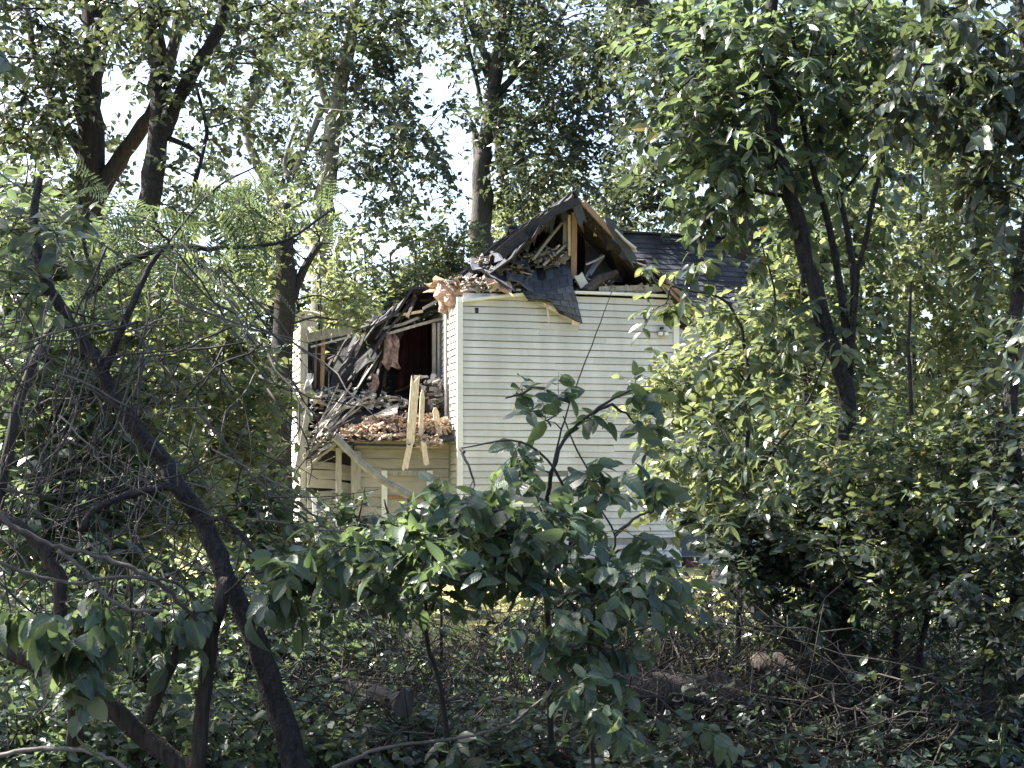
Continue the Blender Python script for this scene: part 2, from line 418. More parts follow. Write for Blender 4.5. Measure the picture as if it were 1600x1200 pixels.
# sagging wall plate and frieze along the torn-off gable
pl = [HP(px, py, -0.03) for px, py in ((722, 470), (760, 466), (826, 459), (900, 457), (960, 459), (1050, 463), (1068, 464))]
for a, b in zip(pl[:-1], pl[1:]):
    V, Fq = box8(a, b, 0.10, 0.045); mesh('wall_plate', V, Fq, M['trim'], house)
# window
a, b, z0, z1 = WINS[0]
win = hbox('window', a + 0.05, b - 0.05, 0.055, 0.075, z0 + 0.05, z1 - 0.05, M['glass'], house)
for (p, q, r, s) in ((a, a + 0.09, z0, z1), (b - 0.09, b, z0, z1)): hbox('frame', p, q, -0.012, 0.05, r, s, M['trim'], win)
hbox('frame', a + 0.09, b - 0.09, -0.012, 0.05, z1 - 0.09, z1, M['trim'], win)
hbox('sill', a - 0.05, b + 0.05, -0.06, 0.05, z0 - 0.05, z0 + 0.04, M['trim'], win)
hbox('meeting_rail', a + 0.09, b - 0.09, 0.01, 0.054, 1.14, 1.20, M['trim'], win)
# vent hole and small wall lamp
u, z = uz(HP(745, 485, 0)); hbox('vent', u - 0.03, u + 0.03, -0.004, 0.03, z - 0.045, z + 0.045, M['black'], house)
u, z = uz(HP(1033, 520, 0))
lamp = hbox('wall_lamp', u - 0.075, u + 0.075, -0.06, 0.0, z - 0.05, z + 0.03, M['metal'], house)
for s in (-0.05, 0.05): hbox('lamp_head', u + s - 0.03, u + s + 0.03, -0.14, -0.062, z - 0.055, z + 0.0, M['trim'], lamp)
hbox('sensor', u - 0.025, u + 0.025, -0.07, 0.0, z + 0.06, z + 0.10, M['black'], lamp)

# side wall (the return between the gable block and the wing)
sw = hbox('side_wall', 0.03, 0.12, 0.15, 3.4, 0.0, EAVE - 0.1, M['sheathing'], house)
for k in range(nb):
    z = 0.22 + k * BH
    if z > EAVE - 0.2: continue
    clap(H(0.03, 0.62, 0), H(0.03, 0.06, 0), z, BH, -HU, M['siding'], sw)
    clap(H(0.03, 1.28, 0), H(0.03, 0.69, 0), z, BH, -HU, M['siding'], sw)
hbox('corner_board', -0.004, 0.03, 0.62, 0.69, 0.15, EAVE - 0.1, M['trim'], house)
V, F_ = tube([H(-0.05, 0.70, 0.2), H(-0.05, 0.70, 2.0), H(-0.05, 0.70, EAVE - 0.25)], 0.035, 8)
mesh('downpipe', V, F_, M['metal'], house, smooth=True)
hbox('back_wall', 0.05, WID - 0.05, 6.0, 6.1, 0, EAVE, M['plaster'], house)
hbox('attic_floor', 0.06, WID - 0.06, 0.16, 5.9, EAVE - 0.16, EAVE - 0.06, M['dark_wood'], house)
hbox('far_side_wall', WID - 0.14, WID - 0.04, 0.16, 6.0, 0, EAVE, M['siding'], house)

# gable roof: two slopes of boarding and shingles, the front edge torn off
RU = WID / 2
def slope_sheet(name, side, s_end, d_front, d_back, m, thick, parent, lift=0.0, nS=12, nD=9, torn=0.17):
    L = math.hypot(RU, PEAK - EAVE); run, drop = RU / L, (PEAK - EAVE) / L
    P = []
    for i in range(nS):
        s = s_end * i / (nS - 1); row = []
        for j in range(nD):
            t = j / (nD - 1)
            df = d_front(s) if callable(d_front) else d_front
            d = df + (d_back - df) * t + (rng.normal() * torn if j == 0 else 0)
            ss = s + (rng.normal() * torn * 0.7 if (i == nS - 1 and torn) else 0)
            sag = -0.10 * math.sin(math.pi * min(1, s / 2.6)) * (1 - t) * (1 if side < 0 else 0.3)
            row.append(H(RU + side * (ss * run - lift * drop), d, PEAK - ss * drop + lift * run + sag + (rng.normal() * 0.055 if (j < 2 and i > 0 and torn) else 0)))
        P.append(row)
    if side > 0: P = [r[::-1] for r in P]
    V, Fq = sheet(P, thick)
    return mesh(name, V, Fq, m, parent)
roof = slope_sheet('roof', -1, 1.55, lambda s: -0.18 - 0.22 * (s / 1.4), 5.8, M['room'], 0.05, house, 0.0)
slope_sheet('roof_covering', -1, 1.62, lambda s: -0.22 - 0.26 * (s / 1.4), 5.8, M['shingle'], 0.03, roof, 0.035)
slope_sheet('roof_boarding', 1, 3.15, lambda s: -0.25 + 0.6 * math.exp(-((s - 1.2) / 0.5) ** 2), 5.8, M['room'], 0.03, roof, 0.0, torn=0.15)  # underside shade comes from the near-black lining colour
slope_sheet('roof_covering', 1, 3.22, lambda s: -0.32 + 0.5 * math.exp(-((s - 1.2) / 0.5) ** 2), 5.8, M['shingle'], 0.03, roof, 0.035, torn=0.15)
Lr = math.hypot(RU, PEAK - EAVE); run, drop = RU / Lr, (PEAK - EAVE) / Lr
def on_slope(side, s, d, below): return H(RU + side * (s * run + below * drop), d, PEAK - s * drop - below * run)
for d in (0.25, 0.85, 1.5, 2.2, 3.0, 4.0):
    V, Fq = box8(on_slope(1, 0.05, d, 0.09), on_slope(1, 3.0, d, 0.09), 0.05, 0.13); mesh('rafter', V, Fq, M['dark_wood'], roof)
    if d > 0.5:
        V, Fq = box8(on_slope(-1, 0.05, d, 0.09), on_slope(-1, 1.3 + 0.3 * rng.random(), d, 0.09), 0.05, 0.13); mesh('rafter', V, Fq, M['dark_wood'], roof)
# barge board still fixed to the outer end of the slope, fresh wood showing where it tore
V, Fq = box8(on_slope(1, 2.05, -0.30, 0.06), on_slope(1, 3.2, -0.33, 0.06), 0.03, 0.15); mesh('barge_board', V, Fq, M['tan_wood'], roof)
V, Fq = splinter(on_slope(1, 0.2, -0.22, 0.11), on_slope(1, 0.85, -0.18, 0.12), 0.05, 0.09, jag=0.2); mesh('barge_board', V, Fq, M['tan_wood'], roof)
V, Fq = splinter(on_slope(1, 0.95, -0.35, 0.02), on_slope(1, 1.3, -0.42, 0.08), 0.2, 0.03, jag=0.25); mesh('torn_board', V, Fq, M['plaster'], roof)
mesh('soffit', [on_slope(1, 2.6, -0.28, 0.10), on_slope(1, 3.15, -0.28, 0.10), H(WID - 0.02, -0.28, 4.62), H(WID - 0.02, 0.1, 4.62), on_slope(1, 3.15, 0.1, 0.10), on_slope(1, 2.6, 0.1, 0.10)],
     [(0, 1, 2), (5, 3, 4), (0, 2, 3, 5), (1, 4, 3, 2), (0, 5, 4, 1)], M['tan_wood'], roof)
hbox('gutter', WID + 0.02, WID + 0.42, -0.30, -0.18, 4.40, 4.47, M['metal'], house)
# torn felt and boarding hanging under the broken slope
for (x0, y0, x1, y1, drop_, d0) in ((880, 318, 850, 345, 26, -.15), (855, 338, 825, 368, 22, -.25), (828, 362, 800, 388, 26, -.3), (806, 382, 784, 402, 20, -.3), (905, 320, 930, 345, 14, -.1), (940, 352, 972, 388, 22, -.15)):
    P = [[HP(x0 + (x1 - x0) * s + 5 * t * (1 if x1 < x0 else -1), y0 + (y1 - y0) * s + drop_ * t * (0.6 + 0.5 * math.sin(s * 9 + x0)), d0 + 0.25 * t) for t in (0, .5, 1)] for s in np.linspace(0, 1, 6)]
    V, Fq = sheet(P, 0.012, 0.02); mesh('hanging_felt', V, Fq, M['tar'], roof)
for (x0, y0, x1, y1, d, mm) in ((893, 312, 870, 330, -.42, 'tar'), (862, 330, 838, 352, -.5, 'tar'), (842, 345, 812, 372, -.55, 'tar'), (815, 368, 787, 396, -.55, 'tar'), (900, 318, 918, 330, -.4, 'shingle'), (948, 350, 985, 384, -.4, 'shingle')):
    V, Fq = splinter(HP(x0 + rng.normal() * 5, y0 + rng.normal() * 5, d), HP(x1 + rng.normal() * 5, y1 + rng.normal() * 6, d + .05), rng.uniform(.07, .22), 0.025, HV, 0.4); mesh('torn_shingle_edge', V, Fq, M[mm], roof)
# attic lining, stud and panels that the missing gable wall leaves in view
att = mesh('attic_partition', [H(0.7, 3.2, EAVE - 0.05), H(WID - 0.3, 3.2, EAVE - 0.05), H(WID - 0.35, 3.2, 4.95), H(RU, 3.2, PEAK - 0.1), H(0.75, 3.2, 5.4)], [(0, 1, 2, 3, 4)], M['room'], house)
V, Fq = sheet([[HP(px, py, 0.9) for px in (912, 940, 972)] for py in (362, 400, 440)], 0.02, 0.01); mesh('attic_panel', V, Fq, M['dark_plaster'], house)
V, Fq = box8(HP(897, 332, 0.22), HP(896, 436, 0.22), 0.10, 0.06, HV); mesh('stud', V, Fq, M['tan_wood'], house)
V, Fq = box8(HP(889, 336, 0.25), HP(890, 400, 0.25), 0.05, 0.05, HV); mesh('stud', V, Fq, M['fresh_wood'], house)
V, Fq = sheet([[HP(px, py + (px - 880) * -0.25, 0.40) for px in (880, 886, 891)] for py in (345, 375, 408)], 0.02, 0.006); mesh('attic_panel', V, Fq, M['plaster'], house)
V, Fq = sheet([[HP(px, py, 0.7) for px in (858, 868, 880)] for py in (360, 385, 412)], 0.02, 0.02); mesh('attic_panel', V, Fq, M['dark_wood'], house)
for (x0, y0, x1, y1, d, w_, h_, mm) in ((838, 398, 878, 348, .1, .06, .05, 'grey_wood'), (845, 388, 872, 352, .3, .10, .03, 'dark_wood'), (853, 410, 895, 372, .15, .04, .04, 'grey_wood'),
        (800, 425, 850, 378, .35, .09, .04, 'tan_wood'), (862, 405, 893, 388, .2, .09, .05, 'dark_wood'), (918, 412, 942, 400, .25, .06, .03, 'plaster'), (921, 428, 940, 402, .4, .08, .05, 'plaster'),
        (905, 345, 914, 362, .5, .06, .05, 'tan_wood'), (960, 395, 975, 430, .4, .12, .03, 'dark_wood'), (934, 345, 930, 366, .1, .05, .05, 'fresh_wood')):
    V, Fq = splinter(HP(x0, y0, d), HP(x1, y1, d + 0.25), w_, h_, jag=0.15)
    mesh('broken_framing', V, Fq, M[mm], house)

# wing with the torn-open upper floor
WD = 1.28; WL = -2.52
wing = thing('collapsed_wing', H(WL / 2, WD, 0), 'grey torn-open side wing with a dark room and exposed floor', 'house')
u_l, z_top = uz(HP(486, 520, WD))
z_flr = uz(HP(560, 640, WD))[1]
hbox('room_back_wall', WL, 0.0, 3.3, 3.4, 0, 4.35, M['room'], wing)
hbox('room_floor', WL, 0.0, WD - 0.05, 3.3, z_flr - 0.2, z_flr - 0.08, M['dark_wood'], wing)
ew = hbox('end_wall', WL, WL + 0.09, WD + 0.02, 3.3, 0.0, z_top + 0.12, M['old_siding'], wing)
for k in range(int((z_top + 0.1) / BH) - 1):
    z = 0.15 + k * BH
    clap(H(WL, 3.25, 0), H(WL, WD - 0.02, 0), z, BH, -HU, M['siding'], ew)
V = hbox('corner_post', WL - 0.01, WL + 0.12, WD - 0.06, WD + 0.02, 2.5, z_top + 0.1, M['post'], wing)
# cornice stub and header still standing at the outer corner
V, Fq = box8(HP(480, 528, WD - 0.12), HP(551, 514, WD - 0.1), 0.06, 0.16); mesh('header_beam', V, Fq, M['grey_wood'], wing)
V, Fq = box8(HP(486, 542, WD - 0.1), HP(548, 526, WD - 0.1), 0.10, 0.03); mesh('header_trim', V, Fq, M['post'], wing)
V, Fq = sheet([[HP(px, py, d) for px, py in ((463, 494), (475, 488), (490, 489), (508, 496))] for d in (WD - 0.25, WD + 0.0, WD + 0.22)], 0.03, 0.015); mesh('roof_stub', V, Fq, M['grey_wood'], wing)
V, Fq = sheet([[HP(px + k * 3, py + k * 9, WD - 0.26) for px, py in ((465, 497), (476, 492), (489, 491))] for k in range(3)], 0.03, 0.006); mesh('cornice', V, Fq, M['post'], wing)
for px, m_, w_ in ((493, 'dark_wood', .09), (499, 'curtain', .06), (505, 'tan_wood', .07), (494, 'post', .04)):
    V, Fq = box8(HP(px, 530, WD + 0.05), HP(px - 3, 640, WD + 0.05), w_, 0.05, HV); mesh('wall_stud', V, Fq, M[m_], wing)
for px, m_ in ((678, 'grey_wood'), (686, 'plaster'), (689, 'metal')):
    V, Fq = box8(HP(px, 505, WD + 0.1), HP(px, 645, WD + 0.1), 0.06, 0.05, HV); mesh('wall_stud', V, Fq, M[m_], wing)
# sagging roof deck of the wing, dropped from the gable block towards the outer corner
P = []
for t, (px, py) in enumerate(((695, 452), (668, 455), (640, 462), (610, 492), (585, 512), (560, 520))):
    row = []
    for j, d in enumerate((0.55, 1.2, 2.0, 2.8, 3.5)):
        p = HP(px, py, WD + 0.4); u_, z_ = uz(p)
        row.append(H(u_ + rng.normal() * 0.03, WD - 0.35 + d * 0.8, z_ - 0.10 * (d - 1.2) * (1 if t < 3 else 0.3) + rng.normal() * 0.03))
    P.append(row)
V, Fq = sheet(P, 0.05); wroof = mesh('sagging_roof', V, Fq, M['tar'], wing)
for (x0, y0, x1, y1, d, w_, h_, mm) in ((648, 462, 660, 450, .5, .12, .05, 'tan_wood'), (638, 472, 654, 452, .45, .08, .05, 'tan_wood'), (616, 492, 655, 487, .2, .07, .05, 'fresh_wood'), (604, 512, 650, 498, .15, .12, .05, 'grey_wood'),
        (600, 508, 640, 492, .4, .10, .05, 'dark_wood'), (612, 520, 690, 498, .1, .07, .05, 'grey_wood'), (625, 516, 685, 500, .3, .12, .04, 'grey_wood'), (660, 470, 690, 470, .3, .12, .04, 'dark_wood'),
        (665, 480, 692, 466, .2, .06, .05, 'plaster'), (595, 497, 612, 482, .2, .06, .03, 'plaster'), (548, 520, 600, 505, .35, .2, .04, 'tar'), (655, 488, 692, 478, .5, .3, .04, 'tar')):
    V, Fq = splinter(HP(x0, y0, WD + d), HP(x1, y1, WD + d), w_, h_, jag=0.2); mesh('broken_rafter', V, Fq, M[mm], wing)
for (x0, y0, x1, y1, d) in ((548, 590, 583, 530, .3), (553, 588, 588, 528, .34), (515, 560, 590, 515, .6), (530, 566, 600, 520, .7), (560, 600, 606, 525, .5), (578, 590, 598, 540, .2), (585, 600, 612, 520, .8), (517, 545, 545, 575, .5),
        (508, 580, 540, 545, .9), (600, 600, 610, 530, .25), (625, 610, 700, 575, .6), (500, 600, 520, 560, .3)):
    V, Fq = splinter(HP(x0, y0, WD + d), HP(x1, y1, WD + d + 0.4), 0.05, 0.03, jag=0.1); mesh('hanging_lath', V, Fq, M['dark_wood' if rng.random() < .55 else 'shade_wood'], wing)
# slumped roof deck hanging down into the open room
P = []
for s in np.linspace(0, 1, 8):
    row = []
    for t in np.linspace(0, 1, 6):
        xa, ya = 535 + 120 * s, 522 - 66 * s + 8 * math.sin(s * 11); xb, yb = 512 + 100 * s, 605 - 46 * s + 12 * math.sin(s * 7)
        row.append(HP(xa + (xb - xa) * t, ya + (yb - ya) * t, WD + 0.75 - 0.45 * t + 0.05 * math.sin(s * 9 + t * 5)))
    P.append(row)
V, Fq = sheet(P, 0.04, 0.02); mesh('slumped_deck', V, Fq, M['tar'], wing)
for q in range(16):
    s = rng.random(); xa, ya = 530 + 120 * s, 525 - 62 * s; L_ = rng.uniform(30, 75)
    V, Fq = splinter(HP(xa, ya + 10 * rng.random(), WD + .1 + .3 * rng.random()), HP(xa - L_ * rng.uniform(.3, .8), ya + L_, WD - .1 + .3 * rng.random()), rng.uniform(.02, .07), 0.03, jag=.15)
    mesh('broken_rafter', V, Fq, M[('dark_wood', 'dark_wood', 'shade_wood', 'tar')[q % 4]], wing)
# dark red curtain and rag
P = []
for i in range(9):
    row = []
    for j in range(22):
        px = 622 + j * 2.6; fold = 0.07 * math.sin(j * 1.35 + i * 0.12)
        row.append(HP(px, 508 + i * 12.5 - (px - 622) * 0.12 * (1 - i / 9), WD + 1.0 + fold))
    P.append(row)
V, Fq = sheet(P, 0.006); mesh('curtain', V, Fq, M['curtain'], wing, smooth=True)
P = [[HP(594 + j * 5 + i * 1.5 + 4 * math.sin(i), 522 + i * 9 + 3 * math.sin(j * 2), WD + 0.05 + 0.06 * math.sin(j * 2.1 + i)) for j in range(6)] for i in range(7)]
V, Fq = sheet(P, 0.006, 0.012); mesh('torn_cloth', V, Fq, M['rag'], wing, smooth=True)

# lower storey with porch roof
PD = 0.55
z_pr0 = uz(HP(600, 688, 0.2))[1]; z_pr1 = uz(HP(600, 640, 1.25))[1]
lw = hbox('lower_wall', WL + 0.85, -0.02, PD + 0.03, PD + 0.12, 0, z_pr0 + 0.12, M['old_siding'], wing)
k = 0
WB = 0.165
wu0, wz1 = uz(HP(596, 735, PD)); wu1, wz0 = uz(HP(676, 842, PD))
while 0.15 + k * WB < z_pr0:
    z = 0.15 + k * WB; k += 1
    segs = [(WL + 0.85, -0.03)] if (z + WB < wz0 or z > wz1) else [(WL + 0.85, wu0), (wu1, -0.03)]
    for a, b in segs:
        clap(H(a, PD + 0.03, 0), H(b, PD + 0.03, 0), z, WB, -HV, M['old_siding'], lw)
w2 = hbox('window', wu0 + 0.03, wu1 - 0.03, PD + 0.05, PD + 0.07, wz0, wz1, M['glass'], wing)
for (p, q, r, s) in ((wu0, wu0 + 0.10, wz0, wz1), (wu1 - 0.10, wu1, wz0, wz1)): hbox('frame', p, q, PD - 0.012, PD + 0.045, r, s, M['trim'], w2)
hbox('frame', wu0 + 0.1, wu1 - 0.1, PD - 0.012, PD + 0.045, wz1 - 0.09, wz1, M['post'], w2)
hbox('meeting_rail', wu0 + 0.1, wu1 - 0.1, PD - 0.005, PD + 0.045, (wz0 + wz1) / 2 + 0.1, (wz0 + wz1) / 2 + 0.16, M['tan_wood'], w2)
hbox('sill', wu0 - 0.04, wu1 + 0.04, PD - 0.05, PD + 0.045, wz0 - 0.06, wz0, M['trim'], w2)
# open bay at the outer corner, its boards sprung and gapped
ow = hbox('sprung_wall', WL + 0.03, WL + 0.86, PD + 0.25, PD + 0.32, 0, z_pr0 + 0.05, M['room'], wing)
k = 0
while 0.12 + k * WB < z_pr0 - 0.05:
    z = 0.12 + k * WB; k += 1
    dr = rng.normal() * 0.012; gap = 0
    if k in (8, 9, 11, 13): dr = -0.07 if k % 2 else 0.06
    if k == 12: continue
    clap(H(WL + 0.05, PD + 0.2, 0), H(WL + 0.84, PD + 0.2, 0), z, WB - (0.03 if k in (8, 11) else 0), -HV, M['old_siding'], ow, droop=dr, lift=-dr * 0.3)
for px, w_ in ((473, 0.10), (529, 0.09), (556, 0.16)):
    V, Fq = box8(HP(px, 700 if px < 550 else 705, PD - 0.05), HP(px, 872, PD - 0.05), w_, 0.08, HV); mesh('post', V, Fq, M['post'], wing)
# porch roof deck
P = [[H(u, d, z + rng.normal() * 0.012) for u in np.linspace(-1.95, -0.02, 9)] for d, z in ((0.15, z_pr0), (0.5, z_pr0 + (z_pr1 - z_pr0) * .33), (0.9, z_pr0 + (z_pr1 - z_pr0) * .7), (1.3, z_pr1))]
V, Fq = sheet(P, 0.05); mesh('porch_roof', V, Fq, M['tar'], wing)
V, Fq = splinter(H(-1.93, 0.12, z_pr0 - 0.07), H(-0.75, 0.12, z_pr0 - 0.09), 0.04, 0.12, HV, 0.1); mesh('fascia', V, Fq, M['tar'], wing)

# main block of the house with the slate-grey roof behind
MD = 1.7; MU0, MU1 = WID - 0.3, WID + 3.2
mb = thing('rear_house_block', H((MU0 + MU1) / 2, MD, 0), 'grey shingled rear block of the house behind leafy saplings', 'house')
rz1 = uz(HP(1100, 372, MD + 2.2))[1]; rz0 = uz(HP(1130, 492, MD - 0.2))[1]
mw = hbox('front_wall', MU0, MU1, MD, MD + 0.1, 0, rz0 + 0.1, M['plaster'], mb)
for k in range(int((rz0 - 0.1) / BH)):
    clap(H(WID + 0.02, MD, 0), H(MU1, MD, 0), 0.12 + k * BH, BH, -HV, M['siding'], mw)
hbox('end_wall', MU1 - 0.1, MU1, MD + 0.1, MD + 4, 0, rz0, M['siding'], mb)
P = [[H(u, MD - 0.25 + (2.45) * t, rz0 + (rz1 - rz0) * t) for u in np.linspace(MU0 - 1.8, MU1 + 0.3, 6)] for t in np.linspace(0, 1, 5)]
V, Fq = sheet(P, 0.03); mroof = mesh('roof', V, Fq, M['tar'], mb)
P = [[H(u, MD + 2.2 + 2.4 * t, rz1 - (rz1 - rz0) * t) for u in np.linspace(MU0 - 1.8, MU1 + 0.3, 4)] for t in np.linspace(0, 1, 3)]
V, Fq = sheet(P, 0.05); mesh('roof_back', V, Fq, M['shingle'], mb)
hbox('fascia', MU0, MU1 + 0.3, MD - 0.29, MD - 0.255, rz0 - 0.14, rz0 - 0.0, M['trim'], mb)
hbox('ridge_cap', MU0 - 1.8, MU1 + 0.3, MD + 2.12, MD + 2.28, rz1 + 0.02, rz1 + 0.06, M['shingle'], mb)
sl = math.hypot(2.45, rz1 - rz0); e_d, e_z = 2.45 / sl, (rz1 - rz0) / sl
ncr = 15; ex = sl / ncr
sh_me = None
for r in range(ncr):
    n_t = 17
    for c in range(n_t):
        wid = (MU1 + 0.3 - (MU0 - 1.8)) / n_t
        u0 = MU0 - 1.8 + c * wid + (0.5 * wid if r % 2 else 0); u1 = min(u0 + wid - 0.006, MU1 + 0.32)
        if u0 > MU1 + 0.2: continue
        o0 = r * ex - 0.004; o1 = o0 + ex + 0.03; lo = 0.034 + rng.random() * 0.006; hi = 0.018
        def sp(u, s, n): return H(u, MD - 0.25 + s * e_d - n * e_z, rz0 + s * e_z + n * e_d)
        Vs = [sp(u0, o0, lo), sp(u1, o0, lo), sp(u1, o1, hi), sp(u0, o1, hi), sp(u0, o0, 0.016), sp(u1, o0, 0.016)]
        mesh('shingle', Vs, [(0, 1, 2, 3), (4, 5, 1, 0), (4, 0, 3), (5, 2, 1)], M['shingle'], mroof)
dr = hbox('door', WID + 0.35, WID + 1.2, MD - 0.04, MD - 0.005, 0.15, 2.2, M['door'], mb)
hbox('handle', WID + 0.42, WID + 0.47, MD - 0.09, MD - 0.042, 1.1, 1.16, M['metal'], dr)
for (p, q) in ((0.26, 0.35), (1.2, 1.29)): hbox('door_frame', WID + p, WID + q, MD - 0.06, MD - 0.005, 0.1, 2.28, M['trim'], mb)
pk = thing('red_crate', HP(1078, 872, 0.9) * np.array([1, 1, 0]), 'small faded red box at the foot of the house wall', 'box')
c = HP(1078, 872, 0.9); 
V, Fq = box8((c[0], c[1], 0.0), (c[0], c[1], c[2] - 0.02), 0.26, 0.22, HV); mesh('body', V, Fq, M['red'], pk)
V, Fq = box8((c[0], c[1], c[2] - 0.019), (c[0], c[1], c[2] + 0.02), 0.29, 0.25, HV); mesh('lid', V, Fq, M['black'], pk)
V, Fq = box8((c[0] - 0.22, c[1] - 0.25, 0.0), (c[0] - 0.22, c[1] - 0.2, c[2] + 0.2), 0.06, 0.05, HV)
tag(mesh('stake', V, Fq, M['trim']), 'short white stake in front of the red box', 'stake')

# ------------------------------------------------------------------ debris lying on the house
# hanging flap of shingled roofing over the top of the front wall
def flap_pt(s, t):
    # s across 0..1, t from the attic floor over the edge and down the wall 0..1
    x0, y0 = 812 + 78 * s, 420 - 8 * s + 4 * math.sin(s * 5)
    if t < 0.3:
        k = t / 0.3; return HP(x0 + 4 * k, y0 + 36 * k, 0.45 - 0.55 * k)
    k = (t - 0.3) / 0.7
    bottom = 470 + 36 * s - 14 * math.sin(s * math.pi) * (1 if s < 0.5 else 0)
    return HP(x0 + 4 + 10 * k + 6 * s * k, (y0 + 36) + (bottom - y0 - 36) * k, -0.10 - 0.08 * math.sin(k * 2.2))
fl = thing('shingle_flap', H(1.4, -0.1, EAVE), 'torn flap of dark shingles hanging over the front wall edge', 'roofing')
P = [[flap_pt(s, t) for s in np.linspace(0, 1, 8)] for t in np.linspace(0, 1, 9)]
V, Fq = sheet(P, 0.02, 0.006); mesh('felt', V, Fq, M['tar'], fl)
for r in range(7):
    n = 6
    for c_ in range(n):
        s0 = c_ / n + (0.5 / n if r % 2 else 0); s1 = min(1.0, s0 + 1 / n - 0.012)
        if s0 > 0.97 or (r == 6 and c_ in (1, 3)) or rng.random() < 0.05: continue
        t0, t1 = r / 7.0, min(1, (r + 1.15) / 7.0 + rng.random() * 0.02)
        off = -HV * (0.022 + 0.006 * rng.random())
        q = [flap_pt(s0, t0) + off * 0.7, flap_pt(s1, t0) + off * 0.7, flap_pt(s1, t1) + off * 1.5, flap_pt(s0, t1) + off * 1.5]
        V, Fq = sheet([[q[0], q[1]], [q[3], q[2]]], 0.008); mesh('shingle', V, Fq, M['shingle_torn'], fl)
V, Fq = splinter(HP(900, 488, -0.16), HP(899, 506, -0.16), 0.13, 0.015, HV, 0.2); mesh('torn_sheathing', V, Fq, M['fresh_wood'], fl)
V, Fq = splinter(HP(858, 480, -0.12), HP(888, 496, -0.14), 0.06, 0.015, HV, 0.5); mesh('torn_sheathing', V, Fq, M['fresh_wood'], fl)
V, Fq = splinter(HP(855, 480, -0.13), HP(857, 498, -0.14), 0.03, 0.012, HV, 0.5); mesh('torn_sheathing', V, Fq, M['fresh_wood'], fl)

def piece(name, cat, label, grp, V, Fq, m):
    V = np.array(V); o = mesh(name, V, Fq, m, org=[V[:, 0].mean(), V[:, 1].mean(), V[:, 2].min()])
    return tag(o, label, cat, grp)
# tumbled roofing scraps along the wall top
for (x0, y0, x1, y1, d, w_, mm, lab) in (
        (735, 425, 800, 452, .15, .45, 'shingle_torn', 'wide grey scrap of roofing lying on the wall top beside the flap'),
        (790, 440, 828, 452, .0, .30, 'shingle_torn', 'grey scrap of roofing touching the upper edge of the hanging flap'),
        (760, 445, 800, 464, -.05, .30, 'rubble', 'brown frayed scrap of boarding over the wall plate'),
        (770, 410, 825, 420, .35, .35, 'shingle_torn', 'dark curled scrap of roofing below the broken roof slope')):
    a, b = HP(x0, y0, d), HP(x1, y1, d - 0.15)
    P = [[a + (b - a) * t + HV * (k * w_ - w_ / 2) + HZ * (0.04 * math.sin(t * 5 + k * 3) + k * 0.22) for k in (0, .33, .66, 1)] for t in np.linspace(0, 1, 6)]
    V, Fq = sheet(P, 0.02, 0.02); piece('roofing_scrap', 'roofing', lab, None, V, Fq, M[mm])
def lump(c, r, seed, sq=(1, 1, 1), n=3):
    """a ragged lump of soft or broken stuff"""
    import bmesh
    bm = bmesh.new(); bmesh.ops.create_icosphere(bm, subdivisions=n, radius=1.0)
    rs = np.random.default_rng(seed); ph = rs.random((6, 3)) * 6.28; fr = rs.normal(size=(6, 3)) * 5.0
    V = []
    for v in bm.verts:
        p = np.array(v.co); k = 1 + 0.16 * sum(math.sin(np.dot(fr[q], p) + ph[q, 0]) for q in range(6)) + rs.normal() * 0.11
        V.append(np.array(c) + p * k * r * np.array(sq))
    Fq = [tuple(v.index for v in f.verts) for f in bm.faces]; bm.free()
    return np.array(V), Fq
for q, (px, py, d, r, sq, lab) in enumerate(((705, 462, .5, .20, (1, .8, 1), 'pinkish clump of insulation spilling over the wall corner'),
        (722, 450, .45, .22, (1.2, .8, .7), 'pale pink insulation heaped above the corner board'),
        (697, 478, .8, .13, (.8, .8, 1.2), 'small drooping tuft of insulation on the side wall'),
        (700, 448, 1.0, .24, (1.3, .8, .6), 'orange-brown heap of wood fibre between roof and corner'))):
    V, Fq = lump(HP(px, py, d), r, 40 + q, sq); piece('insulation_clump', 'insulation', lab, None, V, Fq, M['insulation' if q < 3 else 'rubble'])
# heap of litter on the attic floor: many small splinters nobody could count
def litter(name, label, spots, n, size, mats, parent=None):
    T = Tri()
    for q in range(n):
        px, py, d, sx, sy = spots[rng.integers(len(spots))]
        c = HP(px + rng.uniform(-1, 1) * sx, py + rng.uniform(-1, 1) * sy, d + rng.uniform(-.12, .12))
        a = rsphere(1)[0] * np.array([1, 1, 0.5]); L = size * (0.4 + rng.random() ** 2 * 1.6)
        V, Fq = box8(c - a * L / 2, c + a * L / 2, L * (0.12 + 0.3 * rng.random()), 0.008 + 0.02 * rng.random(), rsphere(1)[0])
        tri = [t for f in Fq for t in ((f[0], f[1], f[2]), (f[0], f[2], f[3]))]
        T.add(V, tri, int(rng.integers(len(mats))))
    o = T.build(name, mats); tag(o, label, 'debris', kind='stuff'); return o
litter('attic_litter', 'brown splinters and leaves heaped in the open attic', [(840, 405, .3, 30, 12), (800, 425, .3, 30, 10), (860, 398, .35, 20, 12), (745, 440, .35, 40, 8), (930, 445, .2, 30, 8), (985, 452, .1, 40, 4), (765, 408, .5, 20, 8), (705, 448, .6, 18, 10), (725, 445, .3, 25, 8), (770, 448, .05, 50, 7)], 760, 0.14, [M['grey_rubble'], M['rubble'], M['grey_wood'], M['plaster'], M['dark_wood']])
litter('porch_roof_litter', 'pale orange splinters strewn over the porch roof', [(600, 672, .35, 60, 10), (640, 655, .8, 45, 10), (560, 676, .3, 25, 6), (680, 668, .4, 20, 14), (670, 690, .2, 20, 8), (600, 684, .22, 60, 5), (620, 660, .6, 50, 10)], 1500, 0.10, [M['rubble'], M['fresh_wood'], M['insulation'], M['rubble']])
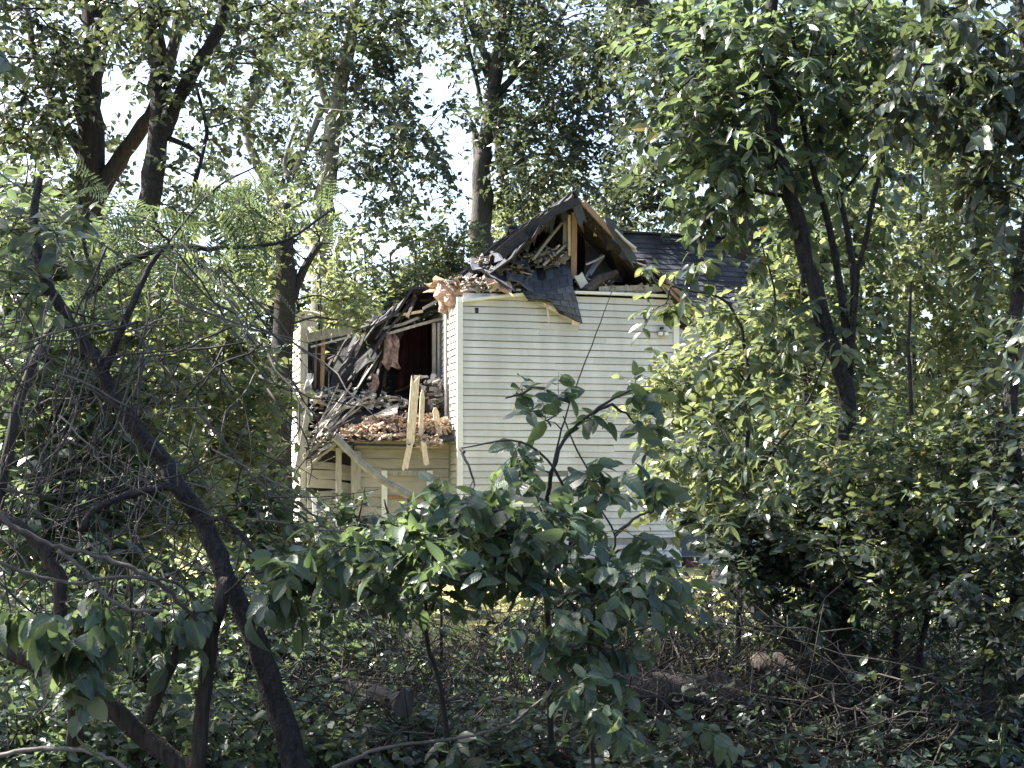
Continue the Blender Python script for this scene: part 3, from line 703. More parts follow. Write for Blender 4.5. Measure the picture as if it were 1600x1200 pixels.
litter('room_litter', 'grey splinters piled on the open upper floor', [(540, 620, 1.2, 60, 14), (670, 605, 1.1, 25, 18), (590, 628, 1.1, 45, 8), (510, 640, 1.0, 30, 30), (685, 625, .9, 10, 30), (500, 690, .6, 30, 14)], 620, 0.15, [M['grey_rubble'], M['grey_wood'], M['dark_wood'], M['plaster']])
# round log end and scraps on the wall plate
V, F_ = tube([HP(915, 455, .0), HP(935, 438, .1), HP(962, 428, .3)], [.09, .10, .085], 10, 0.06)
piece('broken_log', 'log', 'short barkless log lying across the top of the front wall', None, V, F_, M['log_end'])
for (x0, y0, x1, y1, d, w_, mm, lab) in ((904, 430, 912, 445, .0, .16, 'plaster', 'white scrap of board standing beside the attic stud'), (945, 452, 1000, 450, -.02, .10, 'grey_wood', 'grey board lying flat on the wall top beside the log'),
        (985, 455, 1040, 448, .0, .14, 'plaster', 'pale board lying flat on the wall top near the eave'), (1010, 420, 1060, 462, .2, .12, 'tan_wood', 'brown board leaning down along the roof edge')):
    V, Fq = splinter(HP(x0, y0, d), HP(x1, y1, d), w_, 0.03, HV, 0.2); piece('loose_board', 'board', lab, None, V, Fq, M[mm])
# big pale sheets and upright splintered boards on the porch roof
P = [[HP(528 + 92 * s + 6 * t, 684 - 40 * s - 14 * t, 0.25 + 0.45 * s + 0.45 * t) for t in np.linspace(0, 1, 4)] for s in np.linspace(0, 1, 6)]
V, Fq = sheet(P, 0.03, 0.008); piece('plywood_sheet', 'sheet', 'pale bare wood sheet lying sunlit on the porch roof', None, V, Fq, M['fresh_wood'])
P = [[HP(655 + 45 * s, 660 - 10 * s + 30 * t, 0.8 - 0.5 * t) for t in np.linspace(0, 1, 4)] for s in np.linspace(0, 1, 4)]
V, Fq = sheet(P, 0.03, 0.02); piece('plywood_sheet', 'sheet', 'crumpled pale sheet on the porch roof against the house corner', None, V, Fq, M['fresh_wood'])
for (x0, y0, x1, y1, d, w_, lab) in ((641, 690, 648, 604, .1, .14, 'tall pale splintered board standing upright on the porch roof'), (657, 692, 660, 622, .16, .08, 'shorter pale split board standing beside the tallest one'),
        (633, 730, 640, 697, .03, .10, 'pale splinter hanging below the porch roof edge'), (688, 690, 681, 645, .3, .10, 'bent pale splinter leaning against the house corner'),
        (666, 722, 662, 694, .02, .09, 'thin pale splinter hanging beside the porch window')):
    V, Fq = splinter(HP(x0, y0, d), HP(x1, y1, d), w_, 0.03, HV, 0.22); piece('splintered_board', 'board', lab, None, V, Fq, M['fresh_wood'])
# sheaf of laths slid down over the outer corner
for q in range(70):
    k = rng.random(); x0 = 470 + 30 * rng.random() + 35 * k; y0 = 712 - 52 * k + rng.normal() * 12
    L = 24 + 44 * rng.random(); ang = math.radians(rng.normal(38, 13))
    d = 0.25 + 0.7 * rng.random()
    V, Fq = splinter(HP(x0, y0, d), HP(x0 + L * math.cos(ang), y0 - L * math.sin(ang), d + 0.2 + 0.3 * rng.random()), 0.02 + 0.04 * rng.random(), 0.012, rsphere(1)[0], 0.1)
    piece('lath', 'lath', 'thin grey lath in the sheaf slid over the outer corner', 'grey laths slid off the wing', V, Fq, M['grey_wood'])
for q, (x0, y0, x1, y1, d, lab) in enumerate(((462, 745, 482, 640, .1, 'long grey pole leaning against the outer corner of the wing'), (497, 790, 500, 845, -.2, 'white plank leaning upright against the sprung wall'), (470, 690, 466, 640, .4, 'short grey stick hanging at the outer corner'))):
    V, Fq = splinter(HP(x0, y0, d), HP(x1, y1, d), 0.09, 0.03, HV, 0.1)
    if q == 1: V, Fq = splinter(HP(492, 775, .2), HP(503, 905, -.1), 0.11, 0.03, HV, 0.1)
    piece('leaning_plank', 'plank', lab, None, V, Fq, M['grey_wood' if q != 1 else 'trim'])
# torn corrugated sheet and flaps in the open room
P = [[HP(535 + 40 * s + 22 * t, 640 - 62 * s - 6 * t * 5, WD - .1 + 0.3 * s + 0.04 * math.sin(t * 30)) for t in np.linspace(0, 1, 16)] for s in np.linspace(0, 1, 5)]
V, Fq = sheet(P, 0.01, 0.004); piece('ribbed_sheet', 'sheet', 'grey ribbed metal sheet tilted in the open room', None, V, Fq, M['metal'])
for q, (px, py, d) in enumerate(((577, 600, WD - .05), (572, 615, WD - .1), (478, 600, WD - .15))):
    P = [[HP(px + 4 * j + 3 * math.sin(i + q), py + 8 * i - 16, d + 0.05 * math.sin(i * 1.7 + j)) for j in range(4)] for i in range(5)]
    V, Fq = sheet(P, 0.01, 0.015); piece('torn_lining', 'scrap', ('pale torn lining hanging from the ribbed sheet', 'lower strip of torn pale lining below the ribbed sheet', 'white torn lining caught on the outer corner post')[q], None, V, Fq, M['rag' if q < 2 else 'plaster'])
# fallen gutter
g0, g1 = HP(523, 682, 0.05), HP(640, 775, -0.15)
t_ = norm(g1 - g0); s_ = norm(np.cross(t_, HV)); prof = [(-.06, .05), (-.06, -.03), (-.03, -.06), (.03, -.06), (.06, -.03), (.06, .05)]
P = [[g0 + (g1 - g0) * t + s_ * a + HV * b + HZ * (-0.10 * math.sin(t * math.pi)) for a, b in prof] for t in np.linspace(0, 1, 8)]
V, Fq = sheet(P, 0.006, 0.004); piece('fallen_gutter', 'gutter', 'bent metal gutter hanging diagonally across the porch wall', None, V, Fq, M['metal'])

# ------------------------------------------------------------------ fence and log
fn = thing('plank_fence', (-5.6, 15, 0), 'low weathered plank fence behind the arching vines', 'fence')
for q in range(16):
    x = -7.6 + q * 0.24
    V, Fq = box8((x, 15 + 0.05 * math.sin(q), -0.1), (x + rng.normal() * .01, 15 + 0.05 * math.sin(q), 1.0 + 0.1 * rng.random()), 0.2, 0.025, (0, 1, 0)); mesh('plank', V, Fq, M['fence'], fn)
for z in (0.3, 0.85):
    V, Fq = box8((-7.75, 15.08, z), (-3.9, 15.08, z), 0.04, 0.09); mesh('rail', V, Fq, M['fence'], fn)

# ------------------------------------------------------------------ foliage
def T_leaf(n, fold=0.16, curl=0.12, wid=None, petiole=0.0):
    """a leaf blade along +x: n stations, raised edges, curling tip"""
    st = np.linspace(0, 1, n + 1)
    prof = wid or (lambda t: 0.62 * (t ** 0.55) * (1 - t) ** 0.75)
    V, Fc = [], []
    for t in st:
        w = prof(t); z = -curl * t * t
        V += [(t, w, z + fold * w), (t, 0, z), (t, -w, z + fold * w)]
    for i in range(n):
        a = 3 * i
        for (p, q) in ((0, 1), (1, 2)):
            A, B, C, D = a + p, a + q, a + 3 + q, a + 3 + p
            if i == 0: Fc.append((B if p == 0 else A, C, D))
            elif i == n - 1: Fc.append((A, B, C if p == 0 else D))
            else: Fc += [(A, B, C), (A, C, D)]
    if petiole:
        k = len(V); V += [(-petiole, 0.012, 0.10 * petiole), (-petiole, -0.012, 0.10 * petiole), (0.02, 0.012, 0), (0.02, -0.012, 0)]
        Fc += [(k, k + 1, k + 3), (k, k + 3, k + 2)]
    return np.array(V, float), np.array(Fc)
TF = (np.array([(0, 0, 0), (.42, .30, .07), (1, 0, -.10), (.42, -.30, .07)]), np.array([(0, 1, 2), (0, 2, 3)]))
TM = T_leaf(3, 0.22, 0.16, lambda t: (0, .30, .24, 0)[int(round(t * 3))])
TN = T_leaf(5, 0.2, 0.18, lambda t: 1.18 * (t ** 0.6) * (1 - t) ** 0.8 * 0.62, 0.2)
TL = T_leaf(5, 0.25, 0.28, lambda t: 0.42 * (t ** 0.7) * (1 - t) ** 0.8, 0.12)     # longer, narrower
def T_frond(n=9):
    V, Fc = [], []
    for i in range(n):
        x = 0.12 + 0.86 * i / (n - 1); l = 0.30 * math.sin(math.pi * (0.15 + 0.8 * i / (n - 1))) + 0.05
        zz = -0.25 * x * x
        for s in (1, -1):
            k = len(V)
            V += [(x, 0, zz), (x + 0.035 + 0.10 * l, s * l * 0.45, zz + 0.01), (x + 0.25 * l, s * l, zz - 0.05), (x - 0.035 + 0.10 * l, s * l * 0.5, zz + 0.01)]
            Fc += [(k, k + 1, k + 2), (k, k + 2, k + 3)]
    k = len(V); V += [(0, .008, 0), (0, -.008, 0), (.5, .006, -.0625), (.5, -.006, -.0625), (1, 0, -.25)]
    Fc += [(k, k + 1, k + 3), (k, k + 3, k + 2), (k + 2, k + 3, k + 4)]
    return np.array(V, float), np.array(Fc)
TFR = T_frond()

def place_leaves(T, tmpl, pos, ax, nr, size, mat_i=0, rnd=None):
    tv, tf = tmpl; n = len(pos)
    if n == 0: return
    ax = norm(ax); nr = norm(nr - ax * np.sum(nr * ax, 1, keepdims=True)); sd = np.cross(nr, ax)
    V = pos[:, None] + size[:, None, None] * (tv[None, :, 0:1] * ax[:, None] + tv[None, :, 1:2] * sd[:, None] + tv[None, :, 2:3] * nr[:, None])
    Fx = (tf[None] + (np.arange(n) * len(tv))[:, None, None]).reshape(-1, 3)
    r = rng.random(n) if rnd is None else rnd
    T.add(V.reshape(-1, 3), Fx, mat_i, np.repeat(r, len(tf)))

def sprays(C, D, K, L, Mn, size, droop=0.3, up=0.15, twist=0.5, szvar=0.35):
    """K leafy twigs from every clump centre C (main direction D), each twig L long with Mn leaves"""
    n = len(C)
    c = np.repeat(C, K, 0); d = norm(np.repeat(D, K, 0) * 0.55 + rsphere(n * K) * 0.85 + np.array([0, 0, up]))
    ln = L * rng.uniform(0.5, 1.15, n * K)
    e = c + d * ln[:, None]; e[:, 2] -= droop * 0.25 * ln
    t = (np.arange(Mn) + rng.uniform(0.2, 0.9, (n * K, Mn))) / Mn
    p = c[:, None] + (e - c)[:, None] * t[..., None]
    p[:, :, 2] -= (droop * 0.2 * ln)[:, None] * t ** 2
    sgn = np.where(np.arange(Mn) % 2 == 0, 1, -1)[None, :, None]
    side = norm(np.cross(d, np.array([0, 0, 1.0])) + 1e-4)
    ax = d[:, None] * 0.55 + side[:, None] * sgn * 0.75 + rng.normal(size=p.shape) * twist * 0.6
    ax[..., 2] -= droop
    nr = rng.normal(size=p.shape) * twist; nr[..., 2] += 1.0
    nr += d[:, None] * droop * 0.9
    s = size * rng.uniform(1 - szvar, 1 + szvar, (n * K, Mn))
    return p.reshape(-1, 3), norm(ax.reshape(-1, 3)), nr.reshape(-1, 3), s.ravel(), (c, e)

def in_ellipsoid(n, c, r):
    u = np.clip(rng.normal(size=(n, 3)) * 0.62, -1.5, 1.5)
    return np.array(c) + u * np.array(r)

LEAF_ME = {}
def leaf_meshes(tname, m):
    key = (tname, m.name)
    if key not in LEAF_ME:
        out = []
        for q in range(8):
            wd = (lambda t: 1.18 * (t ** 0.55) * (1 - t) ** 0.8 * 0.62) if tname == 'broad' else (lambda t: 0.46 * (t ** 0.7) * (1 - t) ** 0.8)
            v, f = T_leaf(6, 0.06 + 0.13 * (q % 4), 0.04 + 0.13 * ((q * 3) % 5), wd, 0.22)
            v = v.copy(); v[:, 1] *= (1.0, .8, 1.12, .9, .7, 1.05, .85, .95)[q]; v[:, 1] += (0.07 * math.sin(q * 2.1)) * np.sin(np.clip(v[:, 0], 0, 1) * 3.1); v[:, 2] += 0.03 * np.sin(v[:, 0] * 9 + q) * np.abs(v[:, 1]) * 4
            me = bpy.data.meshes.new('leaf'); me.from_pydata(v.tolist(), [], [tuple(int(i) for i in x) for x in f]); me.materials.append(m)
            me.polygons.foreach_set('use_smooth', [True] * len(me.polygons)); me.update(); out.append(me)
        LEAF_ME[key] = out
    return LEAF_ME[key]

def leaf_objects(parent, pos, ax, nr, size, tname, m):
    mes = leaf_meshes(tname, m); base = ORG[parent.name]
    ax = norm(ax); nr = norm(nr - ax * np.sum(nr * ax, 1, keepdims=True)); sd = np.cross(nr, ax)
    for i in range(len(pos)):
        o = bpy.data.objects.new('leaf', mes[i % 8]); COL.objects.link(o); o.parent = parent
        s = float(size[i]); R = np.eye(4); R[:3, 0] = ax[i] * s; R[:3, 1] = sd[i] * s; R[:3, 2] = nr[i] * s; R[:3, 3] = pos[i] - base
        o.matrix_basis = Matrix(R.tolist())

def to_px(p):
    return 800 + FPX * p[:, 0] / p[:, 1], HOR - FPX * (p[:, 2] - EYE) / p[:, 1]

def plant(name, label, cat, stems, clouds, leaf, bark='bark_dark', group=None, K=4, L=0.35, Mn=6, size=0.10, droop=0.3, tmpl=TF, up=0.15, twist=0.5,
          singles=0, tname='broad', sides=7, bump=0.06, twigs=True, limb_r=0.03, base=None, stem_name='trunk', crown_name='crown', leaf_o=None, branch_r=0.008, szvar=0.35, fine=True, dens=1.0):
    """a tree or shrub: hand-placed stems, boughs that reach into each cloud, leafy sprays on their tips.
       stems: ([(px, py, Y)...], r0, r1); clouds: (px, py, Y, rx px, ry px, depth m, clumps)"""
    sk, wood = [], Tri()
    first = None
    for pts, r0, r1 in stems:
        Q = np.array([W(*p) for p in pts])
        n = max(6, 4 * len(Q)); Cn = wander(Q, n, 0.0045 * np.linalg.norm(Q[-1] - Q[0]) / 3)
        if first is None: first = Cn[0]
        R = r0 + (r1 - r0) * np.linspace(0, 1, n) ** 0.8
        if len(pts) > 2 and Cn[0][2] < 0.4: R[0] *= 1.35
        v, f = tube(Cn, R, sides, bump); wood.add(v, f, 0, smooth=True); sk.append(Cn)
    if base is None: base = (first[0], first[1], max(0.0, first[2] if first[2] > 0.5 else 0.0))
    root = thing(name, base, label, cat, group)
    SK = np.vstack(sk) if sk else np.array([base])
    crown = Tri(); PO = []
    for (px, py, Y, rx, ry, rd, nc) in clouds:
        c = W(px, py, Y); r = np.array([rx * Y / FPX, rd, ry * Y / FPX])
        dd = np.linalg.norm(SK - c, axis=1) + 0.9 * np.maximum(0, SK[:, 2] - c[2])
        s = SK[int(np.argmin(dd))]; ln = np.linalg.norm(c - s)
        loc = [SK[np.linalg.norm(SK - c, axis=1) < r.max() * 1.3]]
        if ln > 0.15:
            mid = (s + c) / 2 + np.array([0, 0, 0.12 * ln]) + rng.normal(size=3) * 0.06 * ln
            n = 8; B = wander([s, mid, c], n, 0.02 * ln)
            rr = min(limb_r, 0.008 + 0.012 * ln); v, f = tube(B, np.linspace(rr, rr * 0.45, n), 5, 0.04); wood.add(v, f, 0, smooth=True); loc.append(B)
        loc = np.vstack(loc) if sum(len(q) for q in loc) else np.array([s])
        nc = int(round(nc * dens))
        if nc <= 0: continue
        P = in_ellipsoid(nc, c, r)
        P[:, 2] = np.maximum(P[:, 2], 0.08)
        D = np.zeros_like(P)
        for i in np.argsort(np.linalg.norm(P - c, axis=1)):
            j = int(np.argmin(np.linalg.norm(loc - P[i], axis=1) + 0.4 * np.maximum(0, loc[:, 2] - P[i, 2]))); s = loc[j]
            D[i] = norm(P[i] - s + 1e-5)
            b = np.array([s, (s + P[i]) / 2 + rng.normal(size=3) * 0.07 * np.linalg.norm(P[i] - s), P[i]])
            if twigs:
                v, f = tube(b, [branch_r, branch_r * 0.75, branch_r * 0.5], 4); wood.add(v, f, 0, smooth=True)
            loc = np.vstack([loc, P[i][None], b[1][None]])
        p, a, nr, sz, (c0, c1) = sprays(P, D, K, L, Mn, size, droop, up, twist, szvar)
        if fine:
            for q in range(len(c0)):
                m_ = (c0[q] + c1[q]) / 2; m_[2] += droop * 0.06 * L
                v, f = tube([c0[q], m_, c1[q]], [branch_r * 0.5, branch_r * 0.4, branch_r * 0.2], 3); crown.add(v, f, 1, smooth=True)
        PO.append((p, a, nr, sz))
    wood.build(stem_name, [M[bark]], root)
    if PO:
        p, a, nr, sz = (np.concatenate([q[k] for q in PO]) for k in range(4))
        keep = p[:, 2] > 0.03; p, a, nr, sz = p[keep], a[keep], nr[keep], sz[keep]
        if singles:
            x, y = to_px(p); vis = (x > 5) & (x < 1595) & (y > 5) & (y < 1195)
            order = np.argsort(np.where(vis, p[:, 1] + rng.normal(size=len(p)) * 0.12, 1e6))[:singles]
            order = order[vis[order]]
            leaf_objects(root, p[order], a[order], nr[order], sz[order], tname, M[leaf_o])
            rest = np.ones(len(p), bool); rest[order] = False; p, a, nr, sz = p[rest], a[rest], nr[rest], sz[rest]
        place_leaves(crown, tmpl, p, a, nr, sz, 0)
        o = crown.build(crown_name, [M[leaf], M['stem']], root); tag(o, kind='stuff')
    return root

def gy(Y): return HOR + EYE * FPX / Y      # image row of the ground at distance Y

# ---- tall trees behind and beside the house
FAR = dict(dens=0.54, K=6, L=0.60, Mn=9, size=0.125, droop=0.3, twist=0.7, fine=False, leaf='leaf_far', limb_r=0.07, branch_r=0.014)
plant('forked_tree', 'massive dark forked tree at the top left with a thick slanting limb', 'tree',
      [([(150, gy(18), 18), (150, 700, 18), (146, 420, 18), (140, 300, 18), (134, 170, 18), (146, 60, 18), (140, -120, 18)], 0.22, 0.15),
       ([(152, 305, 18), (190, 245, 18), (236, 180, 17.9), (262, 110, 17.9), (280, 20, 18), (300, -90, 18)], 0.13, 0.06),
       ([(142, 330, 18), (95, 305, 17.8), (40, 292, 17.6), (-40, 300, 17.5)], 0.07, 0.05),
       ([(138, 260, 18), (100, 190, 18.2), (60, 110, 18.4), (40, 0, 18.5)], 0.08, 0.04)],
      [(60, 60, 18, 90, 80, 1.6, 46), (40, 190, 18, 80, 70, 1.4, 40), (150, 40, 17.6, 80, 60, 1.4, 34), (90, 250, 17.8, 90, 40, 1.2, 26), (60, 130, 17.6, 50, 50, .8, 20), (20, 400, 17.5, 50, 40, 1, 10), (70, -40, 18, 120, 50, 1.6, 26)],
      bark='bark_brown', **dict(FAR, size=0.105, tmpl=TM, L=0.5))
plant('leaning_dark_tree', 'dark tree crossing in front of the forked one, a limb rising to upper middle', 'tree',
      [([(190, gy(16.5), 16.5), (200, 600, 16.5), (215, 400, 16.5), (235, 290, 16.5), (250, 200, 16.5), (250, 110, 16.5), (240, 20, 16.5), (235, -100, 16.5)], 0.17, 0.10),
       ([(252, 215, 16.5), (275, 160, 16.5), (312, 95, 16.4), (345, 40, 16.4), (356, -40, 16.4)], 0.10, 0.06),
       ([(262, 215, 16.5), (300, 232, 16.6), (315, 245, 16.6)], 0.035, 0.025), ([(300, 300, 16.6), (315, 245, 16.6), (322, 200, 16.7), (305, 130, 16.8)], 0.03, 0.02)],
      [(235, 60, 16.2, 60, 60, 1.0, 34), (300, 20, 16.4, 80, 40, 1.2, 30), (330, 180, 16.8, 40, 60, .8, 10), (400, 60, 16.8, 50, 60, .8, 16), (270, 300, 16.8, 50, 40, .8, 8), (440, 20, 17, 60, 40, 1, 18)],
      bark='bark_dark', **dict(FAR, size=0.10, tmpl=TM, L=0.5))
plant('pale_sycamore', 'tall pale smooth-barked tree standing behind the wing', 'tree',
      [([(500, gy(30), 30), (498, 600, 30), (505, 400, 30), (507, 300, 30), (520, 180, 30), (540, 90, 30), (565, -40, 30)], 0.30, 0.14),
       ([(460, 270, 30), (480, 225, 30), (505, 165, 30)], 0.06, 0.07), ([(452, 275, 30), (445, 250, 30), (470, 180, 30), (490, 150, 30)], 0.05, 0.03),
       ([(520, 190, 30), (495, 110, 30), (480, 20, 30)], 0.10, 0.06)],
      [(600, 200, 30, 70, 70, 2, 56), (585, 120, 30.5, 60, 40, 2, 30), (650, 250, 30, 36, 30, 1.4, 14), (560, 30, 30, 80, 50, 2, 50), (480, 60, 30, 60, 60, 2, 34), (630, 40, 30, 40, 40, 1.4, 24), (560, 270, 30, 50, 40, 1.4, 20), (450, 200, 30.5, 50, 60, 1.4, 18)],
      bark='bark_pale', **dict(FAR, L=0.8, size=0.17))
plant('crooked_pale_tree', 'slim crooked pale tree against the open sky', 'tree',
      [([(470, gy(33), 33), (455, 500, 33), (440, 360, 33), (425, 305, 33), (396, 235, 33), (386, 180, 33), (402, 140, 33), (415, 80, 33), (426, 10, 33)], 0.16, 0.07),
       ([(390, 185, 33), (366, 175, 33), (350, 150, 33)], 0.05, 0.03), ([(405, 130, 33), (420, 100, 33), (450, 60, 33)], 0.05, 0.03)],
      [(370, 130, 33, 40, 50, 1.4, 16), (430, 140, 33, 40, 40, 1.4, 14), (400, 270, 33, 50, 40, 1.4, 16), (350, 250, 33, 40, 50, 1.4, 14), (440, 40, 33, 50, 40, 1.4, 20), (340, 40, 33.5, 60, 40, 1.5, 18)],
      bark='bark_pale', **dict(FAR, L=0.8, size=0.15))
plant('stout_trunk_tree', 'stout dark trunk standing just left of the torn wing', 'tree',
      [([(440, gy(22.5), 22.5), (437, 700, 22.5), (440, 560, 22.5), (446, 460, 22.5), (444, 380, 22.5), (440, 320, 22.6)], 0.22, 0.14), ([(455, 470, 22.5), (475, 420, 22.6), (500, 380, 22.8)], 0.09, 0.05)],
      [(430, 320, 22.4, 50, 40, 1.2, 22), (390, 400, 22, 50, 40, 1, 22), (500, 370, 23, 40, 30, .8, 12), (535, 470, 22.6, 20, 12, .3, 6), (565, 500, 22.4, 22, 14, .2, 10)],
      bark='bark_dark', **dict(FAR, leaf='leaf_bush', L=0.55, size=0.12))
plant('central_tree', 'tall grey trunk with a snapped limb rising behind the broken gable', 'tree',
      [([(748, gy(34), 34), (748, 600, 34), (749, 420, 34), (751, 320, 34), (755, 250, 34), (766, 190, 34), (776, 110, 34), (792, 20, 34), (800, -80, 34)], 0.38, 0.12),
       ([(753, 275, 34), (746, 225, 34), (741, 205, 34), (737, 188, 34)], 0.20, 0.03), ([(752, 165, 34), (745, 130, 34), (730, 70, 34), (715, 0, 34)], 0.06, 0.04), ([(776, 120, 34), (740, 50, 34), (720, -30, 34)], 0.11, 0.07),
       ([(775, 150, 34), (830, 90, 34), (880, 20, 34)], 0.10, 0.06)],
      [(850, 190, 33.5, 80, 60, 2, 70), (880, 90, 34, 80, 60, 2, 60), (815, 110, 33.8, 40, 70, 1.6, 36), (820, 270, 33.5, 60, 40, 1.6, 40), (900, 250, 34, 50, 50, 1.6, 34), (760, 30, 34, 70, 50, 2, 50), (860, 10, 34, 90, 40, 2, 50), (705, 20, 34, 36, 36, 1.2, 14), (940, 150, 34, 40, 70, 1.6, 32), (955, 50, 34.5, 50, 50, 1.6, 26), (1000, -80, 34, 60, 40, 1, 6)],
      bark='bark_grey', **dict(FAR, L=0.9, size=0.18))
plant('slim_back_tree', 'slim grey trunk just behind the central tree', 'tree',
      [([(800, gy(39), 39), (795, 420, 39), (788, 320, 39), (778, 240, 39), (780, 150, 39)], 0.20, 0.12)],
      [(840, 330, 38.5, 50, 40, 1.6, 40), (800, 360, 38, 40, 40, 1.4, 30), (890, 310, 39, 50, 30, 1.6, 26), (960, 320, 39, 50, 40, 1.6, 30)],
      bark='bark_grey', **dict(FAR, L=0.9, size=0.18, leaf='leaf_bush'))
plant('overhanging_tree', 'tree with a thick dark limb reaching over the top of the gable', 'tree',
      [([(1190, gy(29), 29), (1180, 600, 29), (1150, 300, 29), (1110, 150, 29), (1066, 70, 29), (1010, 18, 29), (960, -40, 29)], 0.30, 0.16), ([(1070, 80, 29), (1055, 40, 29), (1060, -40, 29)], 0.10, 0.06)],
      [(1020, 60, 28.6, 60, 60, 1.6, 38), (1000, 140, 29, 50, 60, 1.4, 30), (1030, 240, 28.5, 50, 60, 1.4, 36), (1040, 300, 28.5, 40, 30, 1.2, 16), (1080, 140, 28.5, 50, 60, 1.2, 32), (985, 10, 29, 40, 40, 1.3, 22), (1000, 330, 28.5, 40, 30, 1.1, 18), (1120, 220, 28.5, 60, 50, 1.2, 34)],
      bark='bark_brown', **dict(FAR, L=0.75, size=0.16))

# ---- sunlit bushes behind the wing, and woods beyond
BUSH = dict(K=5, L=0.6, Mn=8, size=0.14, fine=False, twist=0.7, droop=0.2, leaf='leaf_bush', bark='stem', limb_r=0.04, branch_r=0.012, cat='bush')
def bush(name, label, px, Y, h_py, rx, n, group=None, **kw):
    g = gy(Y); stems = [([(px + dx * 0.3, g, Y), (px + dx * .7, (g + h_py) / 2 + 30, Y), (px + dx, h_py + 40, Y)], 0.05, 0.02) for dx in (-rx * .5, 0, rx * .5)]
    hh = (g - h_py); cl = []
    for q in range(5):
        a = rng.uniform(-.75, .75); b = rng.uniform(0.15, 0.75)
        cl.append((px + a * rx, g - b * hh, Y + rng.uniform(-.6, .4), rx * .5, hh * .22, 0.9, n // 6))
    cl.append((px, h_py + hh * .2, Y, rx * .6, hh * .2, 0.8, n // 6))
    k = dict(BUSH); k.update(kw); c = k.pop('cat')
    return plant(name, label, c, stems, cl, group=group, stem_name='stem', crown_name='foliage', **k)
bush('bush', 'sunlit yellow-green bush behind the sagging roof', 610, 30, 355, 80, 260)
bush('bush', 'bluish green bush against the grey central trunk', 690, 31, 330, 70, 260)
bush('bush', 'pale sunlit bush behind the outer corner of the wing', 525, 28, 390, 60, 200)
bush('bush', 'low bush under the slim trunk behind the broken roof', 800, 36, 380, 60, 160)
protoY = 52
woods = []
for q, (px, Y, h, rx) in enumerate(((60, 50, 260, 150), (330, 52, 300, 140), (940, 55, 330, 130), (1300, 50, 200, 170), (1540, 52, 160, 160), (640, 56, 360, 120), (180, 46, 420, 120), (-120, 48, 200, 140), (1720, 46, 250, 140), (1130, 47, 330, 110))):
    bush('woodland_tree', 'hazy broad tree in the woods beyond the yard', px, Y, h, rx, 170, group='trees of the woods beyond the yard', K=6, L=1.0, Mn=8, size=0.34, cat='tree', leaf='leaf_far')

# ---- understory left of the house
UND = dict(K=4, L=0.45, Mn=6, size=0.13, droop=0.25, tmpl=TM, leaf='leaf_mid', bark='stem', limb_r=0.02, branch_r=0.007, stem_name='stem', crown_name='foliage', twist=0.5)
plant('broadleaf_sapling', 'sapling with flat tiers of sunlit broad leaves beside the stout trunk', 'sapling',
      [([(340, gy(15), 15), (345, 760, 15), (330, 600, 15), (350, 470, 15)], 0.03, 0.012)],
      [(330, 560, 14.8, 70, 30, .9, 26), (370, 620, 14.6, 60, 26, .8, 24), (300, 640, 14.4, 60, 30, .8, 24), (360, 690, 14.5, 50, 30, .7, 22), (310, 720, 14.2, 60, 30, .8, 26), (370, 560, 15, 30, 26, .5, 10), (310, 490, 15, 50, 26, .7, 16)], **dict(UND, leaf='leaf_bush', size=0.115))  # brighter leaf colour puts the sunlit look into these tiers
plant('broadleaf_sapling', 'leafy sapling behind the vine-wrapped leaning trunk', 'sapling',
      [([(220, gy(13), 13), (215, 760, 13), (225, 600, 13), (210, 480, 13)], 0.03, 0.012)],
      [(210, 500, 13, 70, 40, .9, 26), (250, 600, 12.6, 50, 50, .7, 22), (190, 660, 12.4, 60, 40, .8, 24), (260, 740, 12.3, 60, 40, .8, 26), (180, 780, 12, 70, 40, .8, 26), (270, 430, 13.4, 60, 40, .9, 22), (230, 850, 12, 80, 40, .8, 30)], **dict(UND, leaf='leaf_bush', size=0.11))  # lighter leaf material paints sunlight onto this sapling too
plant('broadleaf_sapling', 'dense dark green sapling at the edge under the forked tree', 'sapling',
      [([(50, gy(12), 12), (45, 760, 12), (60, 600, 12), (40, 440, 12)], 0.03, 0.012)],
      [(50, 430, 12.4, 70, 50, .9, 30), (40, 540, 12, 60, 50, .8, 26), (90, 620, 11.8, 60, 50, .8, 26), (30, 680, 11.6, 50, 50, .7, 22), (90, 740, 11.4, 70, 50, .8, 30), (30, 800, 11.2, 60, 50, .7, 26), (110, 840, 11, 80, 40, .7, 28), (60, 360, 13, 70, 40, 1, 24)], **UND)
plant('broadleaf_sapling', 'low bushy sapling in front of the sprung porch wall', 'sapling',
      [([(420, gy(16), 16), (425, 800, 16), (430, 720, 16)], 0.025, 0.01)],
      [(385, 790, 15.5, 50, 36, .7, 26), (350, 830, 15, 60, 36, .7, 26), (430, 840, 15, 50, 36, .7, 24), (470, 880, 14.5, 60, 30, .7, 22), (415, 730, 16, 16, 26, .4, 6)], **UND)
plant('porch_shrub', 'leafy green shrub growing up in front of the porch window', 'shrub',
      [([(620, gy(12), 12), (615, 850, 12), (600, 780, 12)], 0.02, 0.008), ([(560, gy(12), 12), (555, 860, 12), (570, 760, 12)], 0.015, 0.006), ([(690, gy(11.5), 11.5), (690, 880, 11.5), (700, 790, 11.5)], 0.015, 0.006)],
      [(560, 810, 12, 20, 30, .4, 5), (640, 830, 12, 30, 20, .5, 7), (590, 860, 11.8, 60, 30, .5, 18), (500, 880, 12, 50, 26, .5, 14), (690, 830, 11.6, 36, 24, .5, 9), (660, 880, 11.4, 60, 26, .5, 16), (740, 850, 11.5, 40, 26, .4, 9), (560, 930, 11.2, 60, 22, .5, 12), (640, 940, 11, 50, 20, .4, 8)], **dict(UND, size=0.10, L=0.3))
